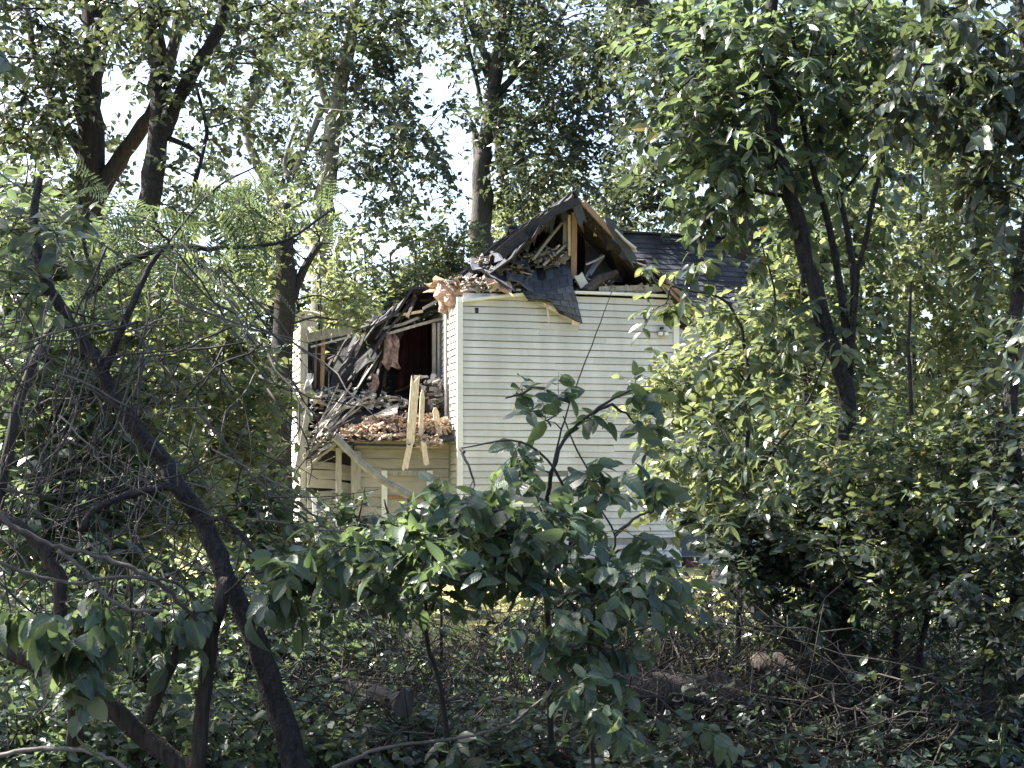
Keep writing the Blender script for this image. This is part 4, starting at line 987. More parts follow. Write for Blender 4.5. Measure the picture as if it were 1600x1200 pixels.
plant('feathery_tree', 'small tree with feathery compound leaves over the bare slanting branch', 'tree',
      [([(-60, gy(10), 10), (40, 600, 10), (150, 450, 10), (250, 390, 10), (350, 388, 10), (440, 378, 10), (515, 330, 10)], 0.045, 0.008), ([(250, 395, 10), (330, 300, 10.2), (400, 260, 10.4)], 0.012, 0.006), ([(150, 450, 10), (130, 350, 10), (180, 280, 10)], 0.02, 0.008)],
      [(230, 350, 10, 70, 40, .6, 7), (330, 330, 10.2, 60, 40, .6, 7), (290, 400, 9.8, 50, 30, .5, 6), (150, 330, 10, 60, 40, .6, 6), (370, 420, 10, 50, 30, .5, 5), (430, 330, 10.4, 50, 30, .5, 5), (90, 420, 9.8, 60, 40, .5, 6), (500, 330, 10.4, 30, 30, .4, 3)],
      leaf='leaf_mid', bark='stem', K=2, L=0.3, Mn=3, size=0.22, droop=0.6, twist=0.9, szvar=0.5, tmpl=TFR, limb_r=0.012, branch_r=0.005)

# ---- sunlit saplings and shrubs on the side of the rear block
RG = dict(K=4, L=0.42, Mn=6, size=0.105, droop=0.4, twist=0.7, tmpl=TM, leaf='leaf_right', bark='stem', limb_r=0.02, branch_r=0.006, stem_name='stem', crown_name='foliage')
plant('sunlit_shrub', 'bright yellow-green shrub against the right edge of the cream wall', 'shrub',
      [([(1110, gy(15), 15), (1110, 760, 15), (1100, 600, 15)], 0.03, 0.012)],
      [(1060, 600, 14.8, 40, 26, .5, 20), (1120, 570, 15, 44, 34, .5, 22), (1140, 640, 14.8, 60, 40, .7, 30), (1180, 560, 15, 60, 50, .7, 30), (1150, 500, 15.4, 30, 20, .4, 8), (1220, 460, 15.4, 40, 40, .6, 18), (1020, 630, 14.6, 24, 16, .3, 6), (1070, 690, 14, 40, 40, .5, 16), (1050, 780, 13.6, 40, 40, .5, 14), (1110, 760, 13.6, 40, 40, .5, 14)], **dict(RG, leaf='leaf_bush'))
plant('sunlit_shrub', 'tall sunlit thicket of leaves right of the slim dark stems', 'shrub',
      [([(1440, gy(16), 16), (1430, 600, 16), (1440, 350, 16), (1450, 120, 16.4)], 0.05, 0.012), ([(1540, gy(16), 16), (1540, 560, 16), (1530, 300, 16)], 0.04, 0.012)],
      [(1480, 190, 16.4, 70, 60, .9, 30), (1400, 230, 16.4, 60, 50, .9, 24), (1570, 190, 16.4, 60, 60, .9, 26), (1440, 80, 16.6, 80, 50, .9, 24), (1550, 70, 16.6, 70, 50, .9, 22), (1440, 330, 16, 70, 60, .9, 36), (1520, 300, 16, 70, 60, .9, 36), (1400, 440, 16, 60, 60, .9, 34), (1480, 440, 15.8, 70, 60, .9, 36), (1560, 430, 16, 60, 60, .9, 34), (1430, 560, 15.6, 70, 60, .9, 36), (1520, 560, 15.6, 70, 60, .9, 36), (1500, 680, 15.4, 80, 50, .9, 36), (1400, 660, 15.4, 60, 50, .9, 30), (1590, 640, 15.6, 50, 60, .9, 24), (1550, 780, 15.2, 70, 50, .8, 26)], **dict(RG, leaf='leaf_bush'))
plant('sunlit_shrub', 'sunlit leafy saplings between the rear roof and the slim dark stems', 'shrub',
      [([(1260, gy(14), 14), (1260, 600, 14), (1255, 350, 14), (1270, 120, 14.6)], 0.045, 0.012), ([(1330, gy(14.5), 14.5), (1320, 560, 14.5), (1330, 330, 14.5)], 0.03, 0.012)],
      [(1300, 190, 14.6, 60, 50, .8, 24), (1370, 130, 14.8, 60, 50, .8, 22), (1300, 60, 15, 70, 50, .8, 20), (1180, 130, 14.8, 60, 60, .8, 20), (1270, 390, 14, 50, 50, .8, 28), (1320, 340, 14.4, 60, 50, .8, 32), (1250, 480, 13.8, 60, 50, .8, 32), (1330, 460, 14.2, 60, 60, .8, 34), (1260, 590, 13.6, 60, 50, .8, 32), (1350, 580, 14, 50, 50, .8, 28), (1290, 700, 13.4, 80, 50, .8, 36), (1180, 700, 13.2, 60, 50, .7, 28), (1230, 780, 13, 80, 40, .7, 30), (1230, 290, 14, 50, 50, .7, 22)], **RG)
plant('broadleaf_sapling', 'sapling with broad drooping leaves in front of the rear roof', 'sapling',
      [([(1150, gy(9.5), 9.5), (1160, 800, 9.5), (1170, 600, 9.5), (1140, 480, 9.5), (1060, 450, 9.5), (1000, 430, 9.5)], 0.022, 0.004), ([(1165, 600, 9.5), (1210, 480, 9.5), (1190, 380, 9.6)], 0.012, 0.005), ([(1160, 760, 9.5), (1250, 650, 9.4), (1290, 560, 9.5)], 0.012, 0.005)],
      [(1040, 475, 9.4, 26, 18, .2, 3), (1000, 440, 9.4, 16, 16, .2, 1), (1090, 430, 9.5, 30, 24, .3, 3), (1210, 400, 9.6, 40, 50, .5, 7), (1190, 510, 9.4, 40, 40, .5, 8), (1130, 570, 9.3, 34, 30, .4, 6), (1200, 620, 9.2, 60, 50, .5, 12), (1130, 680, 9, 60, 50, .5, 13), (1230, 720, 9, 60, 50, .5, 12), (1160, 780, 8.8, 70, 40, .5, 13), (1080, 720, 9, 40, 40, .4, 7), (1280, 540, 9.4, 50, 50, .5, 9)],
      leaf='leaf_right', leaf_o='leaf_right_o', bark='stem', K=3, L=0.24, Mn=5, size=0.10, droop=0.55, tmpl=TN, singles=300, tname='narrow', limb_r=0.01, branch_r=0.004, stem_name='stem', crown_name='foliage')

# ---- slim multi-stemmed tree on the right
plant('multi_stem_tree', 'slim tree of several bare dark stems leaning left, leaves above', 'tree',
      [([(1300, gy(9.2), 9.2), (1306, 980, 9.2), (1310, 820, 9.2), (1326, 640, 9.2), (1300, 540, 9.2), (1262, 400, 9.2), (1232, 290, 9.2), (1205, 205, 9.2), (1196, 120, 9.2), (1205, 20, 9.2), (1210, -60, 9.2)], 0.075, 0.035),
       ([(1326, 600, 9.25), (1318, 480, 9.3), (1296, 350, 9.3), (1262, 230, 9.3), (1248, 120, 9.3), (1232, 0, 9.3)], 0.032, 0.012),
       ([(1330, 560, 9.3), (1332, 420, 9.35), (1310, 310, 9.4), (1280, 220, 9.4), (1300, 90, 9.4)], 0.028, 0.010),
       ([(1328, 590, 9.2), (1340, 430, 9.1), (1366, 300, 9.0), (1392, 190, 9.0), (1410, 60, 9.0), (1416, -40, 9.0)], 0.020, 0.010),
       ([(1310, 310, 9.4), (1350, 260, 9.3), (1395, 190, 9.2), (1430, 120, 9.2)], 0.010, 0.005)],
      [(1120, 60, 9.4, 60, 60, .6, 14), (1110, 160, 9.3, 60, 50, .6, 14), (1160, 230, 9.2, 60, 50, .6, 13), (1220, 130, 9.2, 60, 60, .6, 13), (1250, 30, 9.2, 70, 50, .6, 14), (1330, 60, 9.2, 60, 50, .6, 12), (1090, 240, 9.4, 40, 40, .5, 8), (1220, 300, 9.4, 40, 40, .5, 7), (1300, 160, 9.3, 60, 40, .5, 10), (1400, 60, 9.1, 50, 60, .5, 10), (1350, 240, 9.4, 50, 30, .5, 8), (1090, 330, 9.5, 40, 24, .4, 3), (1230, -80, 9, 120, 60, .8, 14), (1060, 60, 9.6, 40, 50, .5, 8), (1050, 170, 9.6, 36, 44, .5, 7), (1110, 290, 9.6, 50, 36, .5, 8), (1170, 130, 9.6, 60, 60, .6, 12), (1280, 250, 9.8, 50, 40, .5, 8), (1180, 20, 9.6, 60, 40, .6, 10), (1450, 20, 9.4, 60, 40, .5, 9), (1340, 130, 9.5, 50, 50, .5, 9)],
      leaf='leaf_mid', leaf_o='leaf_mid_o', bark='bark_dark', K=4, L=0.30, Mn=6, size=0.095, droop=0.5, tmpl=TN, singles=300, tname='narrow', limb_r=0.015, branch_r=0.005)
plant('corner_tree', 'very dark shaded foliage of a tree in the top right corner', 'tree',
      [([(1600, gy(8), 8), (1592, 820, 8), (1578, 640, 8), (1584, 480, 8), (1602, 330, 8), (1612, 200, 8), (1600, 60, 8), (1580, -60, 8)], 0.046, 0.03), ([(1610, 240, 8), (1560, 160, 7.9), (1500, 110, 7.8), (1440, 100, 7.7)], 0.02, 0.008)],
      [(1560, 60, 7.8, 60, 50, .6, 18), (1500, 140, 7.7, 60, 40, .5, 14), (1570, 170, 7.8, 50, 50, .5, 16), (1480, 40, 7.8, 50, 40, .5, 12), (1530, 230, 7.9, 50, 30, .4, 9), (1590, 290, 7.9, 30, 50, .4, 8), (1420, 180, 7.8, 40, 40, .4, 7), (1585, 420, 7.8, 26, 40, .3, 6), (1580, 560, 7.7, 24, 40, .3, 6)],
      leaf='leaf_dark', leaf_o='leaf_dark_o', bark='bark_dark', K=4, L=0.28, Mn=6, dens=0.8, size=0.092, droop=0.5, tmpl=TN, singles=260, tname='broad', limb_r=0.014, branch_r=0.005)
# dense dark saplings low on the right
DK = dict(K=4, L=0.22, Mn=8, size=0.062, droop=0.25, tmpl=TM, leaf='leaf_dark', bark='bark_dark', limb_r=0.012, branch_r=0.004, stem_name='stem', crown_name='foliage')
plant('dark_sapling', 'dark small-leaved sapling with twin stems at the lower right', 'sapling',
      [([(1400, gy(8.6), 8.6), (1402, 1000, 8.6), (1410, 850, 8.6), (1425, 700, 8.6), (1420, 560, 8.6), (1424, 440, 8.6)], 0.028, 0.008), ([(1432, gy(8.5), 8.5), (1436, 1040, 8.5), (1462, 900, 8.5), (1480, 780, 8.5), (1500, 640, 8.6)], 0.03, 0.008)],
      [(1400, 800, 8.4, 60, 50, .5, 22), (1340, 760, 8.4, 60, 40, .5, 20), (1450, 720, 8.5, 60, 50, .5, 22), (1480, 830, 8.3, 70, 50, .5, 26), (1400, 680, 8.6, 60, 40, .5, 16), (1360, 880, 8.2, 60, 50, .5, 18), (1450, 900, 8.2, 60, 40, .4, 14), (1530, 760, 8.4, 50, 50, .5, 18)], **dict(DK, leaf='leaf_right'))
plant('dark_sapling', 'shaded shrub filling the lower right edge of the thicket', 'sapling',
      [([(1540, gy(7.9), 7.9), (1545, 1000, 7.9), (1550, 820, 7.9), (1560, 660, 7.9)], 0.04, 0.012), ([(1590, gy(8.2), 8.2), (1588, 980, 8.2), (1580, 800, 8.2)], 0.05, 0.02)],
      [(1560, 700, 7.9, 50, 50, .5, 16), (1540, 820, 7.7, 60, 50, .5, 22), (1580, 920, 7.6, 50, 60, .5, 22), (1520, 940, 7.6, 60, 50, .5, 18), (1580, 1040, 7.5, 40, 40, .4, 14), (1590, 780, 7.8, 40, 60, .5, 16)], **DK)
plant('dark_sapling', 'leafy shrub wrapped round the foot of the multi-stemmed tree', 'sapling',
      [([(1270, gy(8.9), 8.9), (1268, 980, 8.9), (1250, 860, 8.9), (1240, 760, 8.9)], 0.02, 0.008)],
      [(1300, 860, 8.7, 50, 60, .4, 20), (1240, 850, 8.7, 60, 50, .4, 20), (1190, 880, 8.6, 50, 40, .4, 14), (1290, 960, 8.6, 40, 50, .3, 12), (1220, 940, 8.5, 50, 30, .4, 10), (1140, 850, 8.8, 50, 40, .4, 12), (1320, 780, 8.8, 50, 40, .4, 14)], **dict(DK, size=0.075))

# ---- big-leaved shrubs in the middle
NEAR = dict(leaf='leaf_near', leaf_o='leaf_near_o', bark='stem', tmpl=TN, tname='broad', limb_r=0.010, branch_r=0.004, stem_name='stem', crown_name='foliage', )
plant('broadleaf_shrub', 'broad-leaved shrub rising in front of the cream wall', 'shrub',
      [([(862, gy(7.6), 7.6), (856, 1000, 7.2), (852, 880, 6.8), (856, 770, 6.6), (880, 690, 6.6), (930, 640, 6.6), (985, 610, 6.6)], 0.018, 0.005),
       ([(856, 780, 6.6), (872, 690, 6.6), (893, 620, 6.65), (926, 535, 6.7), (956, 455, 6.8)], 0.006, 0.002), ([(860, 900, 6.7), (900, 830, 6.6), (870, 740, 6.5), (810, 690, 6.5), (720, 700, 6.5)], 0.010, 0.004),
       ([(940, 770, 6.6), (900, 700, 6.6), (880, 650, 6.6)], 0.006, 0.003), ([(862, 960, 7.0), (960, 860, 6.8), (930, 780, 6.7)], 0.008, 0.004)],
      [(880, 660, 6.6, 40, 26, .25, 3), (950, 630, 6.7, 36, 20, .2, 3), (840, 720, 6.5, 50, 26, .3, 4), (910, 730, 6.5, 44, 26, .3, 4), (790, 622, 6.8, 16, 8, .1, 1), (850, 800, 6.4, 50, 36, .35, 7), (940, 810, 6.5, 50, 36, .35, 7), (740, 750, 6.4, 36, 20, .3, 3), (1000, 670, 6.8, 24, 24, .2, 3), (890, 870, 6.3, 60, 36, .35, 8), (1000, 880, 6.6, 40, 26, .3, 5), (800, 850, 6.3, 44, 36, .35, 7), (1020, 800, 6.9, 30, 40, .3, 4)],
      'leaf_near', **dict({k: v for k, v in NEAR.items() if k != 'leaf'}, K=3, L=0.18, Mn=5, size=0.092, droop=0.5, singles=300, szvar=0.5, dens=0.8, twist=0.85))
plant('broadleaf_shrub', 'dark broad-leaved shrub below the porch window', 'shrub',
      [([(705, gy(7.4), 7.4), (690, 1080, 7.2), (668, 1000, 7.0), (672, 900, 6.6), (690, 820, 6.4), (740, 790, 6.3)], 0.016, 0.005), ([(670, 930, 6.7), (600, 860, 6.6), (540, 850, 6.6), (470, 880, 6.6)], 0.009, 0.004)],
      [(700, 800, 6.3, 50, 26, .3, 8), (640, 840, 6.4, 50, 26, .3, 9), (740, 845, 6.2, 50, 30, .3, 8), (570, 860, 6.5, 44, 26, .3, 8), (510, 885, 6.5, 44, 22, .3, 7), (680, 885, 6.3, 60, 20, .3, 8), (450, 900, 6.5, 30, 20, .25, 4), (600, 910, 6.4, 50, 20, .3, 5), (780, 890, 6.2, 30, 20, .3, 4)],
      'leaf_near', **dict({k: v for k, v in NEAR.items() if k != 'leaf'}, K=3, L=0.18, Mn=5, size=0.088, droop=0.5, singles=300, szvar=0.5, dens=1.1, twist=0.85))
plant('broadleaf_shrub', 'round-leaved sprays cascading to the forest floor in the middle', 'shrub',
      [([(930, gy(7.0), 7.0), (920, 1060, 6.6), (930, 960, 6.3), (985, 900, 6.2), (1040, 890, 6.2)], 0.012, 0.004), ([(925, 1000, 6.4), (890, 940, 6.2), (850, 920, 6.1), (820, 980, 6.0)], 0.007, 0.003), ([(930, 980, 6.4), (960, 1020, 6.1), (930, 1100, 6.0), (890, 1150, 5.9)], 0.006, 0.003)],
      [(930, 930, 6.1, 50, 36, .25, 7), (980, 930, 6.1, 50, 36, .25, 6), (900, 1000, 6.0, 40, 40, .25, 6), (950, 1040, 6.0, 40, 40, .25, 6), (920, 1110, 5.9, 40, 40, .25, 6), (835, 980, 6.0, 26, 30, .2, 3), (1050, 900, 6.2, 36, 30, .2, 3), (980, 1130, 6.0, 30, 24, .2, 2), (1040, 960, 6.2, 30, 30, .2, 2), (1085, 1135, 6.1, 14, 14, .1, 1)],
      'leaf_near', **dict({k: v for k, v in NEAR.items() if k != 'leaf'}, K=3, L=0.18, Mn=4, size=0.09, droop=0.75, singles=300, szvar=0.3, twist=0.7))
# ---- foreground left
plant('bare_leaning_tree', 'dark bare trunk leaning across the left foreground', 'tree',
      [([(470, 1235, 7.0), (455, 1170, 7.0), (425, 1080, 7.0), (400, 1000, 7.0), (368, 930, 7.0), (330, 850, 7.0), (300, 790, 7.0), (240, 700, 7.0), (180, 620, 7.0), (140, 550, 7.0), (102, 490, 7.0), (74, 440, 7.0), (58, 390, 7.05), (54, 330, 7.1), (62, 280, 7.15)], 0.070, 0.018),
       ([(160, 590, 7.0), (200, 490, 6.9), (235, 415, 6.9), (255, 390, 6.9)], 0.020, 0.011), ([(300, 800, 6.9), (270, 762, 6.8), (215, 770, 6.8), (150, 795, 6.7), (125, 830, 6.7)], 0.022, 0.015), ([(322, 815, 6.95), (350, 812, 6.9), (385, 845, 6.9), (410, 880, 6.9)], 0.016, 0.008)],
      [(60, 380, 7, 60, 40, .4, 6), (20, 460, 6.9, 40, 40, .4, 6)],
      leaf='leaf_mid', bark='bark_dark', K=3, L=0.22, Mn=5, size=0.09, droop=0.5, tmpl=TN, limb_r=0.01, branch_r=0.004, sides=14, bump=0.07)
plant('added_shade_tree', 'added tree, mostly unseen past the left edge, whose crown shades the thicket', 'tree',
      [([(-330, gy(9), 9), (-340, 500, 9), (-360, 100, 9), (-380, -300, 9), (-420, -800, 9)], 0.2, 0.1), ([(-350, 200, 9), (-200, -100, 8.6), (50, -350, 8), (300, -620, 7.0)], 0.09, 0.03), ([(-370, -100, 9), (-600, -400, 9), (-850, -600, 9)], 0.09, 0.03), ([(-360, 50, 9), (-180, 20, 8.8), (-60, 60, 8.6)], 0.04, 0.02)],
      [(-650, -100, 8.6, 260, 200, 1.6, 44), (-400, -350, 8.6, 260, 200, 1.6, 44), (-800, -550, 8.6, 300, 220, 1.6, 44), (-450, -750, 8.4, 300, 220, 1.6, 44), (-100, -450, 8, 260, 180, 1.5, 40), (200, -620, 7.6, 260, 180, 1.4, 36), (-150, -950, 8, 320, 220, 1.6, 44), (-900, 150, 8.6, 240, 200, 1.5, 34), (-700, -1100, 8.4, 320, 240, 1.6, 40), (-60, 60, 8.6, 70, 60, .6, 8), (-250, 80, 8.2, 160, 130, 1, 20), (-300, -500, 10.5, 240, 170, 1.5, 40), (-600, -300, 10.8, 240, 170, 1.5, 40), (0, -700, 10, 220, 170, 1.4, 36), (-750, -800, 10.6, 240, 200, 1.4, 36), (-300, -950, 10.3, 240, 170, 1.4, 36)],
      leaf='leaf_mid', bark='bark_brown', K=4, dens=0.44, L=0.45, Mn=8, size=0.15, droop=0.35, tmpl=TF, limb_r=0.05, branch_r=0.01, fine=False)  # tree added mostly out of view to shade the thicket
FG = dict(leaf='leaf_near', leaf_o='leaf_near_o', bark='bark_brown', K=3, L=0.18, Mn=4, size=0.12, droop=1.0, tmpl=TN, singles=120, limb_r=0.008, branch_r=0.003, sides=10, bump=0.07)
plant('vine_covered_stem', 'rough upright stem beside the leaning trunk', 'tree',
      [([(308, 1215, 6.8), (318, 1080, 6.8), (330, 990, 6.8), (345, 940, 6.8), (352, 905, 6.85)], 0.038, 0.034)], [(440, 905, 6.5, 36, 22, .2, 4), (300, 960, 6.5, 20, 20, .2, 1)], **FG)
plant('vine_covered_stem', 'second rough stem slanting down to the left from the vine knot', 'tree',
      [([(228, 1130, 6.75), (250, 1080, 6.75), (280, 1015, 6.75), (308, 965, 6.75)], 0.030, 0.022)], [(265, 985, 6.6, 16, 26, .15, 3)], **FG)
plant('slanting_trunk', 'thick dark trunk slanting down from the left edge', 'tree',
      [([(320, 1225, 6.9), (235, 1160, 6.9), (160, 1095, 6.9), (80, 1050, 6.9), (0, 1010, 6.9), (-90, 960, 6.9)], 0.052, 0.04)], [(125, 1030, 6.6, 30, 40, .2, 4)], **FG)
plant('short_stem', 'short dark stem carrying drooping pale leaves at the left', 'sapling',
      [([(118, 1160, 6.6), (108, 1040, 6.5), (95, 960, 6.5), (92, 900, 6.5), (78, 880, 6.5), (40, 830, 6.5), (-30, 790, 6.5)], 0.032, 0.026)], [(110, 950, 6.3, 34, 26, .2, 5), (140, 1000, 6.3, 30, 30, .2, 5), (60, 960, 6.4, 30, 20, .2, 3), (150, 1070, 6.3, 16, 24, .12, 2)], **FG)

# ---- vines
def vine(label, pts, r0, r1, m='vine', amp=0.012):
    Q = np.array([W(*p) for p in pts]); n = 6 * len(Q); C_ = wander(Q, n, amp * 0.3)
    v, f = tube(C_, np.linspace(r0, r1, n), 6, 0.05)
    o = mesh('vine', v, f, M[m], org=C_[0], smooth=True); return tag(o, label, 'vine')
vine('long bare vine arching from the left edge down to the vine knot', [(-20, 790, 6.4), (30, 830, 6.4), (90, 855, 6.4), (170, 875, 6.4), (240, 905, 6.4), (285, 945, 6.5), (310, 972, 6.6)], .013, .009)
vine('lower bare vine bowed across to the trunk from the left edge', [(-20, 870, 6.3), (40, 895, 6.3), (110, 910, 6.3), (200, 903, 6.3), (270, 910, 6.4), (300, 930, 6.5)], .010, .007)
vine('sagging vine looped under the two arching ones', [(90, 860, 6.5), (130, 890, 6.5), (165, 930, 6.5), (200, 952, 6.5), (255, 955, 6.5)], .011, .008)
vine('bowed bare cane near the bottom left corner', [(-20, 1185, 6.1), (60, 1172, 6.1), (140, 1175, 6.1), (190, 1195, 6.1), (220, 1230, 6.1)], .012, .008)
vine('bare cane sweeping up across the middle of the forest floor', [(520, 1200, 6.5), (600, 1168, 6.5), (700, 1155, 6.5), (790, 1130, 6.5), (850, 1090, 6.5), (872, 1050, 6.6)], .010, .005)
vine('pale bare twig sagging below the dark shrub', [(670, 878, 6.2), (720, 900, 6.2), (770, 910, 6.2), (830, 920, 6.2)], .006, .004)
vine('pale thin cane standing at the foot of the multi-stemmed tree', [(1300, 1080, 8.0), (1310, 1120, 7.9), (1325, 1170, 7.8), (1332, 1200, 7.8)], .008, .006)
vine('long straight cane slanting in front of the understory leaves', [(200, 500, 8), (245, 560, 8), (330, 670, 8), (420, 770, 8), (500, 830, 8), (560, 870, 8)], .011, .006)
vine('dark twig curving down from the feathery tree over the wing', [(430, 370, 10), (470, 400, 10), (500, 430, 10), (502, 480, 10), (502, 524, 10)], .006, .003, 'stem')
vine('dark drooping stem curving over the pinnate leaves by the house', [(560, 870, 8), (480, 800, 8), (420, 760, 8)], .008, .005)
# tangle of thin vines and twigs round the leaning trunk
T = Tri()
for q in range(190):
    x0, y0 = rng.uniform(-20, 420), rng.uniform(380, 900); a = rng.normal(95, 55); Ln = rng.uniform(80, 330); Y = rng.uniform(6.5, 8.2)
    x1, y1 = x0 + Ln * math.cos(math.radians(a)), y0 + Ln * math.sin(math.radians(a))
    P = wander([W(x0, y0, Y), W((x0 + x1) / 2 + rng.normal() * 60, (y0 + y1) / 2, Y + rng.normal() * .15), W(x1, y1, Y + rng.normal() * .2)], 10, 0.012)
    v, f = tube(P, np.linspace(0.0025 + .005 * rng.random(), .002, 10), 5); T.add(v, f, int(rng.random() < .4), smooth=True)
for q in range(34):
    k = rng.random(); x0, y0 = 60 + 200 * k + rng.normal() * 40, 450 + 240 * k + rng.normal() * 50
    P = wander([W(x0, y0, 6.9), W(x0 - rng.uniform(20, 70), y0 + rng.uniform(60, 160), 6.8), W(x0 - rng.uniform(20, 130), y0 + rng.uniform(200, 400), 6.9)], 10, 0.012)
    v, f = tube(P, np.linspace(.005, .002, 10), 5); T.add(v, f, int(rng.random() < .6), smooth=True)
tag(T.build('vine_tangle', [M['stem'], M['vine']]), 'tangle of thin grey vines hanging round the leaning trunk', 'vines', kind='stuff')

# ---- undergrowth along the edge of the yard
UG = Tri()
def undergrowth(n, px0, px1, Y0, Y1, top, size, mi=0):
    for q in range(n):
        px = rng.uniform(px0, px1)
        if 690 < px < 800 and rng.random() < .8: continue
        Y = rng.uniform(Y0, Y1); b = W(px, 800, Y); b[2] = 0.0
        h = top * rng.uniform(.5, 1.15) * (0.45 if 650 < px < 830 else 1); tip = b + np.array([rng.normal() * .2, rng.normal() * .15, h])
        C_ = catmull([b, (b + tip) / 2 + rng.normal(size=3) * .06, tip], 6)
        v, f = tube(C_, np.linspace(.008, .003, 6), 4); UG.add(v, f, 1, smooth=True)
        Pk = C_[rng.integers(1, 6, 7)] + rng.normal(size=(7, 3)) * [.14, .12, .06]
        p, a, nr, sz, _ = sprays(Pk, norm(Pk - (b + [0, 0, h * .4])), 2, .2, 5, size, .35, .2, .7)
        k = p[:, 2] > .02; place_leaves(UG, TM, p[k], a[k], nr[k], sz[k], mi)
undergrowth(150, -60, 520, 9.0, 12.0, 0.85, 0.085)
undergrowth(60, 480, 860, 9.5, 11.8, 0.55, 0.075)
undergrowth(190, 850, 1680, 9.3, 12.0, 0.85, 0.075, 2)  # darker leaf set paints in the shade on this side
undergrowth(60, -60, 420, 7.4, 8.6, 0.4, 0.075)
undergrowth(36, 420, 1040, 7.3, 8.6, 0.3, 0.07)
undergrowth(26, 1040, 1640, 7.6, 8.8, 0.35, 0.07, 2)
tag(UG.build('undergrowth', [M['leaf_mid'], M['stem'], M['leaf_dark']]), 'leafy undergrowth massed along the edge of the yard', 'undergrowth', kind='stuff')

# ---- brush, logs and ground cover
T = Tri()
for q in range(900):
    px = rng.uniform(380, 1500); Y = rng.uniform(7.4, 9.8)
    c = W(px, 800, Y); c[2] = abs(rng.normal()) * 0.26
    if px < 700: c[2] *= 0.8
    if 660 < px < 830 and Y > 8.0: c[2] *= 0.35
    a = rsphere(1)[0] * np.array([1, 1, .45]); L_ = rng.uniform(.25, 1.3)
    P = wander([c - a * L_ / 2, c + np.array([0, 0, .08 * L_]) * rng.normal(), c + a * L_ / 2], 6, 0.03)
    P[:, 2] = np.maximum(P[:, 2], 0.02)
    r = rng.uniform(.002, .008); v, f = tube(P, np.linspace(r, r * .5, 6), 4); T.add(v, f, int(rng.random() < .12), smooth=True)
for q in range(520):      # long thin canes and runners criss-crossing above the floor
    px = rng.uniform(-60, 1660); Y = rng.uniform(7.2, 9.6); c = W(px, 800, Y); c[2] = rng.uniform(.05, .8)
    if 670 < px < 820 and c[2] > .25 and Y > 8: continue
    a = rsphere(1)[0] * np.array([1, .6, .5]); L_ = rng.uniform(.5, 1.7)
    P = wander([c - a * L_ / 2, c + np.array([0, 0, .15 * L_]) * rng.normal(), c + a * L_ / 2], 9, 0.012); P[:, 2] = np.maximum(P[:, 2], 0.02)
    r = rng.uniform(.0015, .005); v, f = tube(P, np.linspace(r, r * .5, 9), 4); T.add(v, f, int(rng.random() < .2), smooth=True)
for q in range(420):      # upright dead twigs against the bright lawn
    px = rng.uniform(560, 1250); Y = rng.uniform(8.5, 10.5)
    if 680 < px < 810 and rng.random() < .55: continue
    c = W(px, 800, Y); c[2] = 0.02
    h = rng.uniform(.4, 1.05); P = wander([c, c + [rng.normal() * .15, rng.normal() * .1, h * .5], c + [rng.normal() * .4, rng.normal() * .3, h]], 6, 0.03)
    r = rng.uniform(.002, .006); v, f = tube(P, np.linspace(r, r * .4, 6), 4); T.add(v, f, 0, smooth=True)
tag(T.build('brushwood', [M['dead_twig'], M['vine']]), 'tangled dead twigs piled across the forest floor', 'brushwood', kind='stuff')
def log(label, p0, p1, r0, r1, m='bark_brown', cut=True):
    a, b = np.array(p0, float), np.array(p1, float); n = 9; P = wander([a, (a + b) / 2 + [0, 0, 0.02], b], n, 0.01)
    o = thing('fallen_log', (*((a + b) / 2)[:2], 0), label, 'log')
    v, f = tube(P, np.linspace(r0, r1, n) * rng.uniform(.85, 1.12, n), 12, 0.09); mesh('bark', v, f, M[m], o, smooth=True)
    for e, d, r in ((P[0], P[0] - P[1], r0), (P[-1], P[-1] - P[-2], r1)):
        d = norm(d); v, f = tube([e - d * .01, e + d * .03 * rng.random()], r * .8, 12, 0.15); mesh('cut_end', v, f, M['log_end'], o)
log('thick dark log lying behind the cascading sprays', W(965, 1085, 8.6), W(1215, 1110, 8.4), .16, .13, 'bark_dark')
lg = thing('fallen_log', W(590, 1090, 7.9) * [1, 1, 0], 'short split rotten log among the twigs left of the middle', 'log')
P = catmull([W(540, 1070, 8.3), W(585, 1082, 7.9), W(632, 1100, 7.6)], 12)
v, f = tube(P, .055 * np.linspace(.7, 1.1, 12) * rng.uniform(.8, 1.15, 12), 9, 0.16); mesh('bark', v, f, M['bark_grey'], lg)
for q in range(12):
    o_ = rng.normal(size=3) * [.03, .03, .035] + [0, -.02, .02]; k = int(rng.integers(2, 9))
    V, Fq = splinter(P[k - 2] + o_, P[k + 2] + o_ * 1.3, .03, .012, rsphere(1)[0], .3); mesh('splinter', V, Fq, M['log_end'], lg)
log('dark fallen log in the shade of the saplings', W(1180, 1040, 9.0), W(1330, 1075, 8.8), .09, .07)
log('fallen bough propped up under the right-hand shrubs', W(1120, 900, 9.2), W(1260, 1020, 8.6), .05, .03, 'bark_dark')
st = thing('broken_stump', (*W(1118, 1190, 7.5)[:2], 0), 'small snapped stump showing orange split wood', 'stump')
c = W(1118, 1190, 7.5); n = 10
V = []; 
for k in range(n):
    a = 2 * math.pi * k / n; V.append(c * [1, 1, 0] + np.array([math.cos(a) * .07, math.sin(a) * .07, 0]))
for k in range(n):
    a = 2 * math.pi * k / n; V.append(c * [1, 1, 0] + np.array([math.cos(a) * .055, math.sin(a) * .055, 0.12 + 0.14 * max(0, math.sin(k * 2.4)) + .03 * rng.random()]))
V.append(c * [1, 1, 0] + np.array([0, 0, .16]))
mesh('bark', V[:2 * n], [(k, (k + 1) % n, n + (k + 1) % n, n + k) for k in range(n)], M['bark_brown'], st)
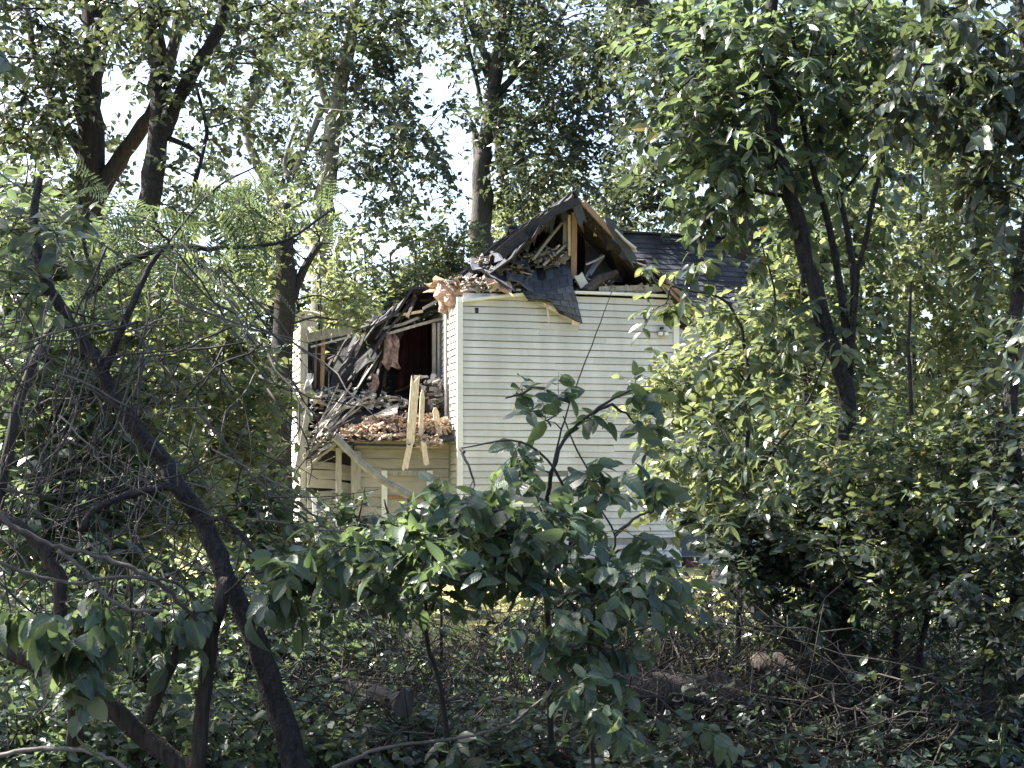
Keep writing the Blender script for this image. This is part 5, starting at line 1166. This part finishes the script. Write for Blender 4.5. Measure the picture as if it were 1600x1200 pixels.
mesh('split_wood', V[n:], [(k, (k + 1) % n, n) for k in range(n)], M['break'], st)

def scatter(n, x0, x1, y0, y1, h):
    y = rng.uniform(y0, y1, n); x = rng.uniform(x0, x1, n) * y / FPX
    z = np.array([ground_z(a, b) for a, b in zip(x, y)]) + np.abs(rng.normal(size=n)) * h
    return np.stack([x, y, z], 1)
T = Tri()
P = scatter(6000, -900, 900, 7.0, 11.5, 0.08)
a = rsphere(len(P)) * [1, 1, .35]; nr = rng.normal(size=P.shape) * .4 + [0, -.25, 1]
place_leaves(T, TM, P, a, nr, rng.uniform(.05, .12, len(P)))
tag(T.build('ground_ivy', [M['ivy']]), 'low green ivy leaves carpeting the forest floor', 'ground cover', kind='stuff')
T = Tri()
P = scatter(9000, -900, 900, 6.5, 13, 0.02)
place_leaves(T, TM, P, rsphere(len(P)) * [1, 1, .2], rng.normal(size=P.shape) * .35 + [0, 0, 1], rng.uniform(.04, .10, len(P)))
tag(T.build('leaf_litter', [M['litter']]), 'brown dead leaves littering the soil', 'leaf litter', kind='stuff')
T = Tri()
P = scatter(26000, -1000, 1100, 12.4, 23.4, 0.0)
a = rng.normal(size=P.shape) * .35 + [0, 0, 1]
place_leaves(T, (np.array([(0, .06, 0), (0, -.06, 0), (.6, -.03, .03), (1, 0, .12)]), np.array([(0, 1, 2), (0, 2, 3)])), P, a, rsphere(len(P)) + [0, -1, 0], rng.uniform(.05, .13, len(P)))
tag(T.build('lawn_grass', [M['grass']]), 'dry sunlit grass of the yard', 'grass', kind='stuff')
# weeds with a few big leaves at the front edge
for q, (px, Y, n, sz, lab) in enumerate(((1560, 7.6, 26, .15, 'weed with long pointed leaves at the bottom right corner'), (1500, 7.9, 20, .12, 'smaller leafy weed beside the bottom right corner'), (1380, 7.8, 18, .10, 'low weed under the twin-stemmed sapling'), (715, 7.3, 16, .14, 'pale broad-leaved weed at the bottom edge of the middle'),
        (530, 7.4, 16, .10, 'small weed beside the foot of the leaning trunk'), (1090, 7.5, 14, .11, 'weed growing beside the snapped stump'), (170, 7.2, 18, .10, 'weed at the foot of the slanting trunk'), (1230, 7.6, 18, .09, 'low weed right of the snapped stump'), (640, 7.8, 16, .10, 'weed in front of the rotten log end'))):
    b = W(px, 800, Y); b[2] = 0
    o = thing('weed', b, lab, 'weed')
    ang = rng.uniform(0, 6.28, n); h = rng.uniform(.05, .30, n)
    pos = b + np.stack([np.cos(ang) * .1 * rng.random(n), np.sin(ang) * .1 * rng.random(n), h], 1)
    T = Tri()
    for k in range(0, n, 2):
        v, f = tube([b, (b + pos[k]) / 2, pos[k]], .004, 4); T.add(v, f, smooth=True)
    T.build('stem', [M['green_stem']], o)
    leaf_objects(o, pos, np.stack([np.cos(ang), np.sin(ang), rng.uniform(-.3, .4, n)], 1), rng.normal(size=(n, 3)) * .3 + [0, -.2, 1], sz * rng.uniform(.7, 1.2, n), 'broad' if q != 0 else 'narrow', M['leaf_near_o'])
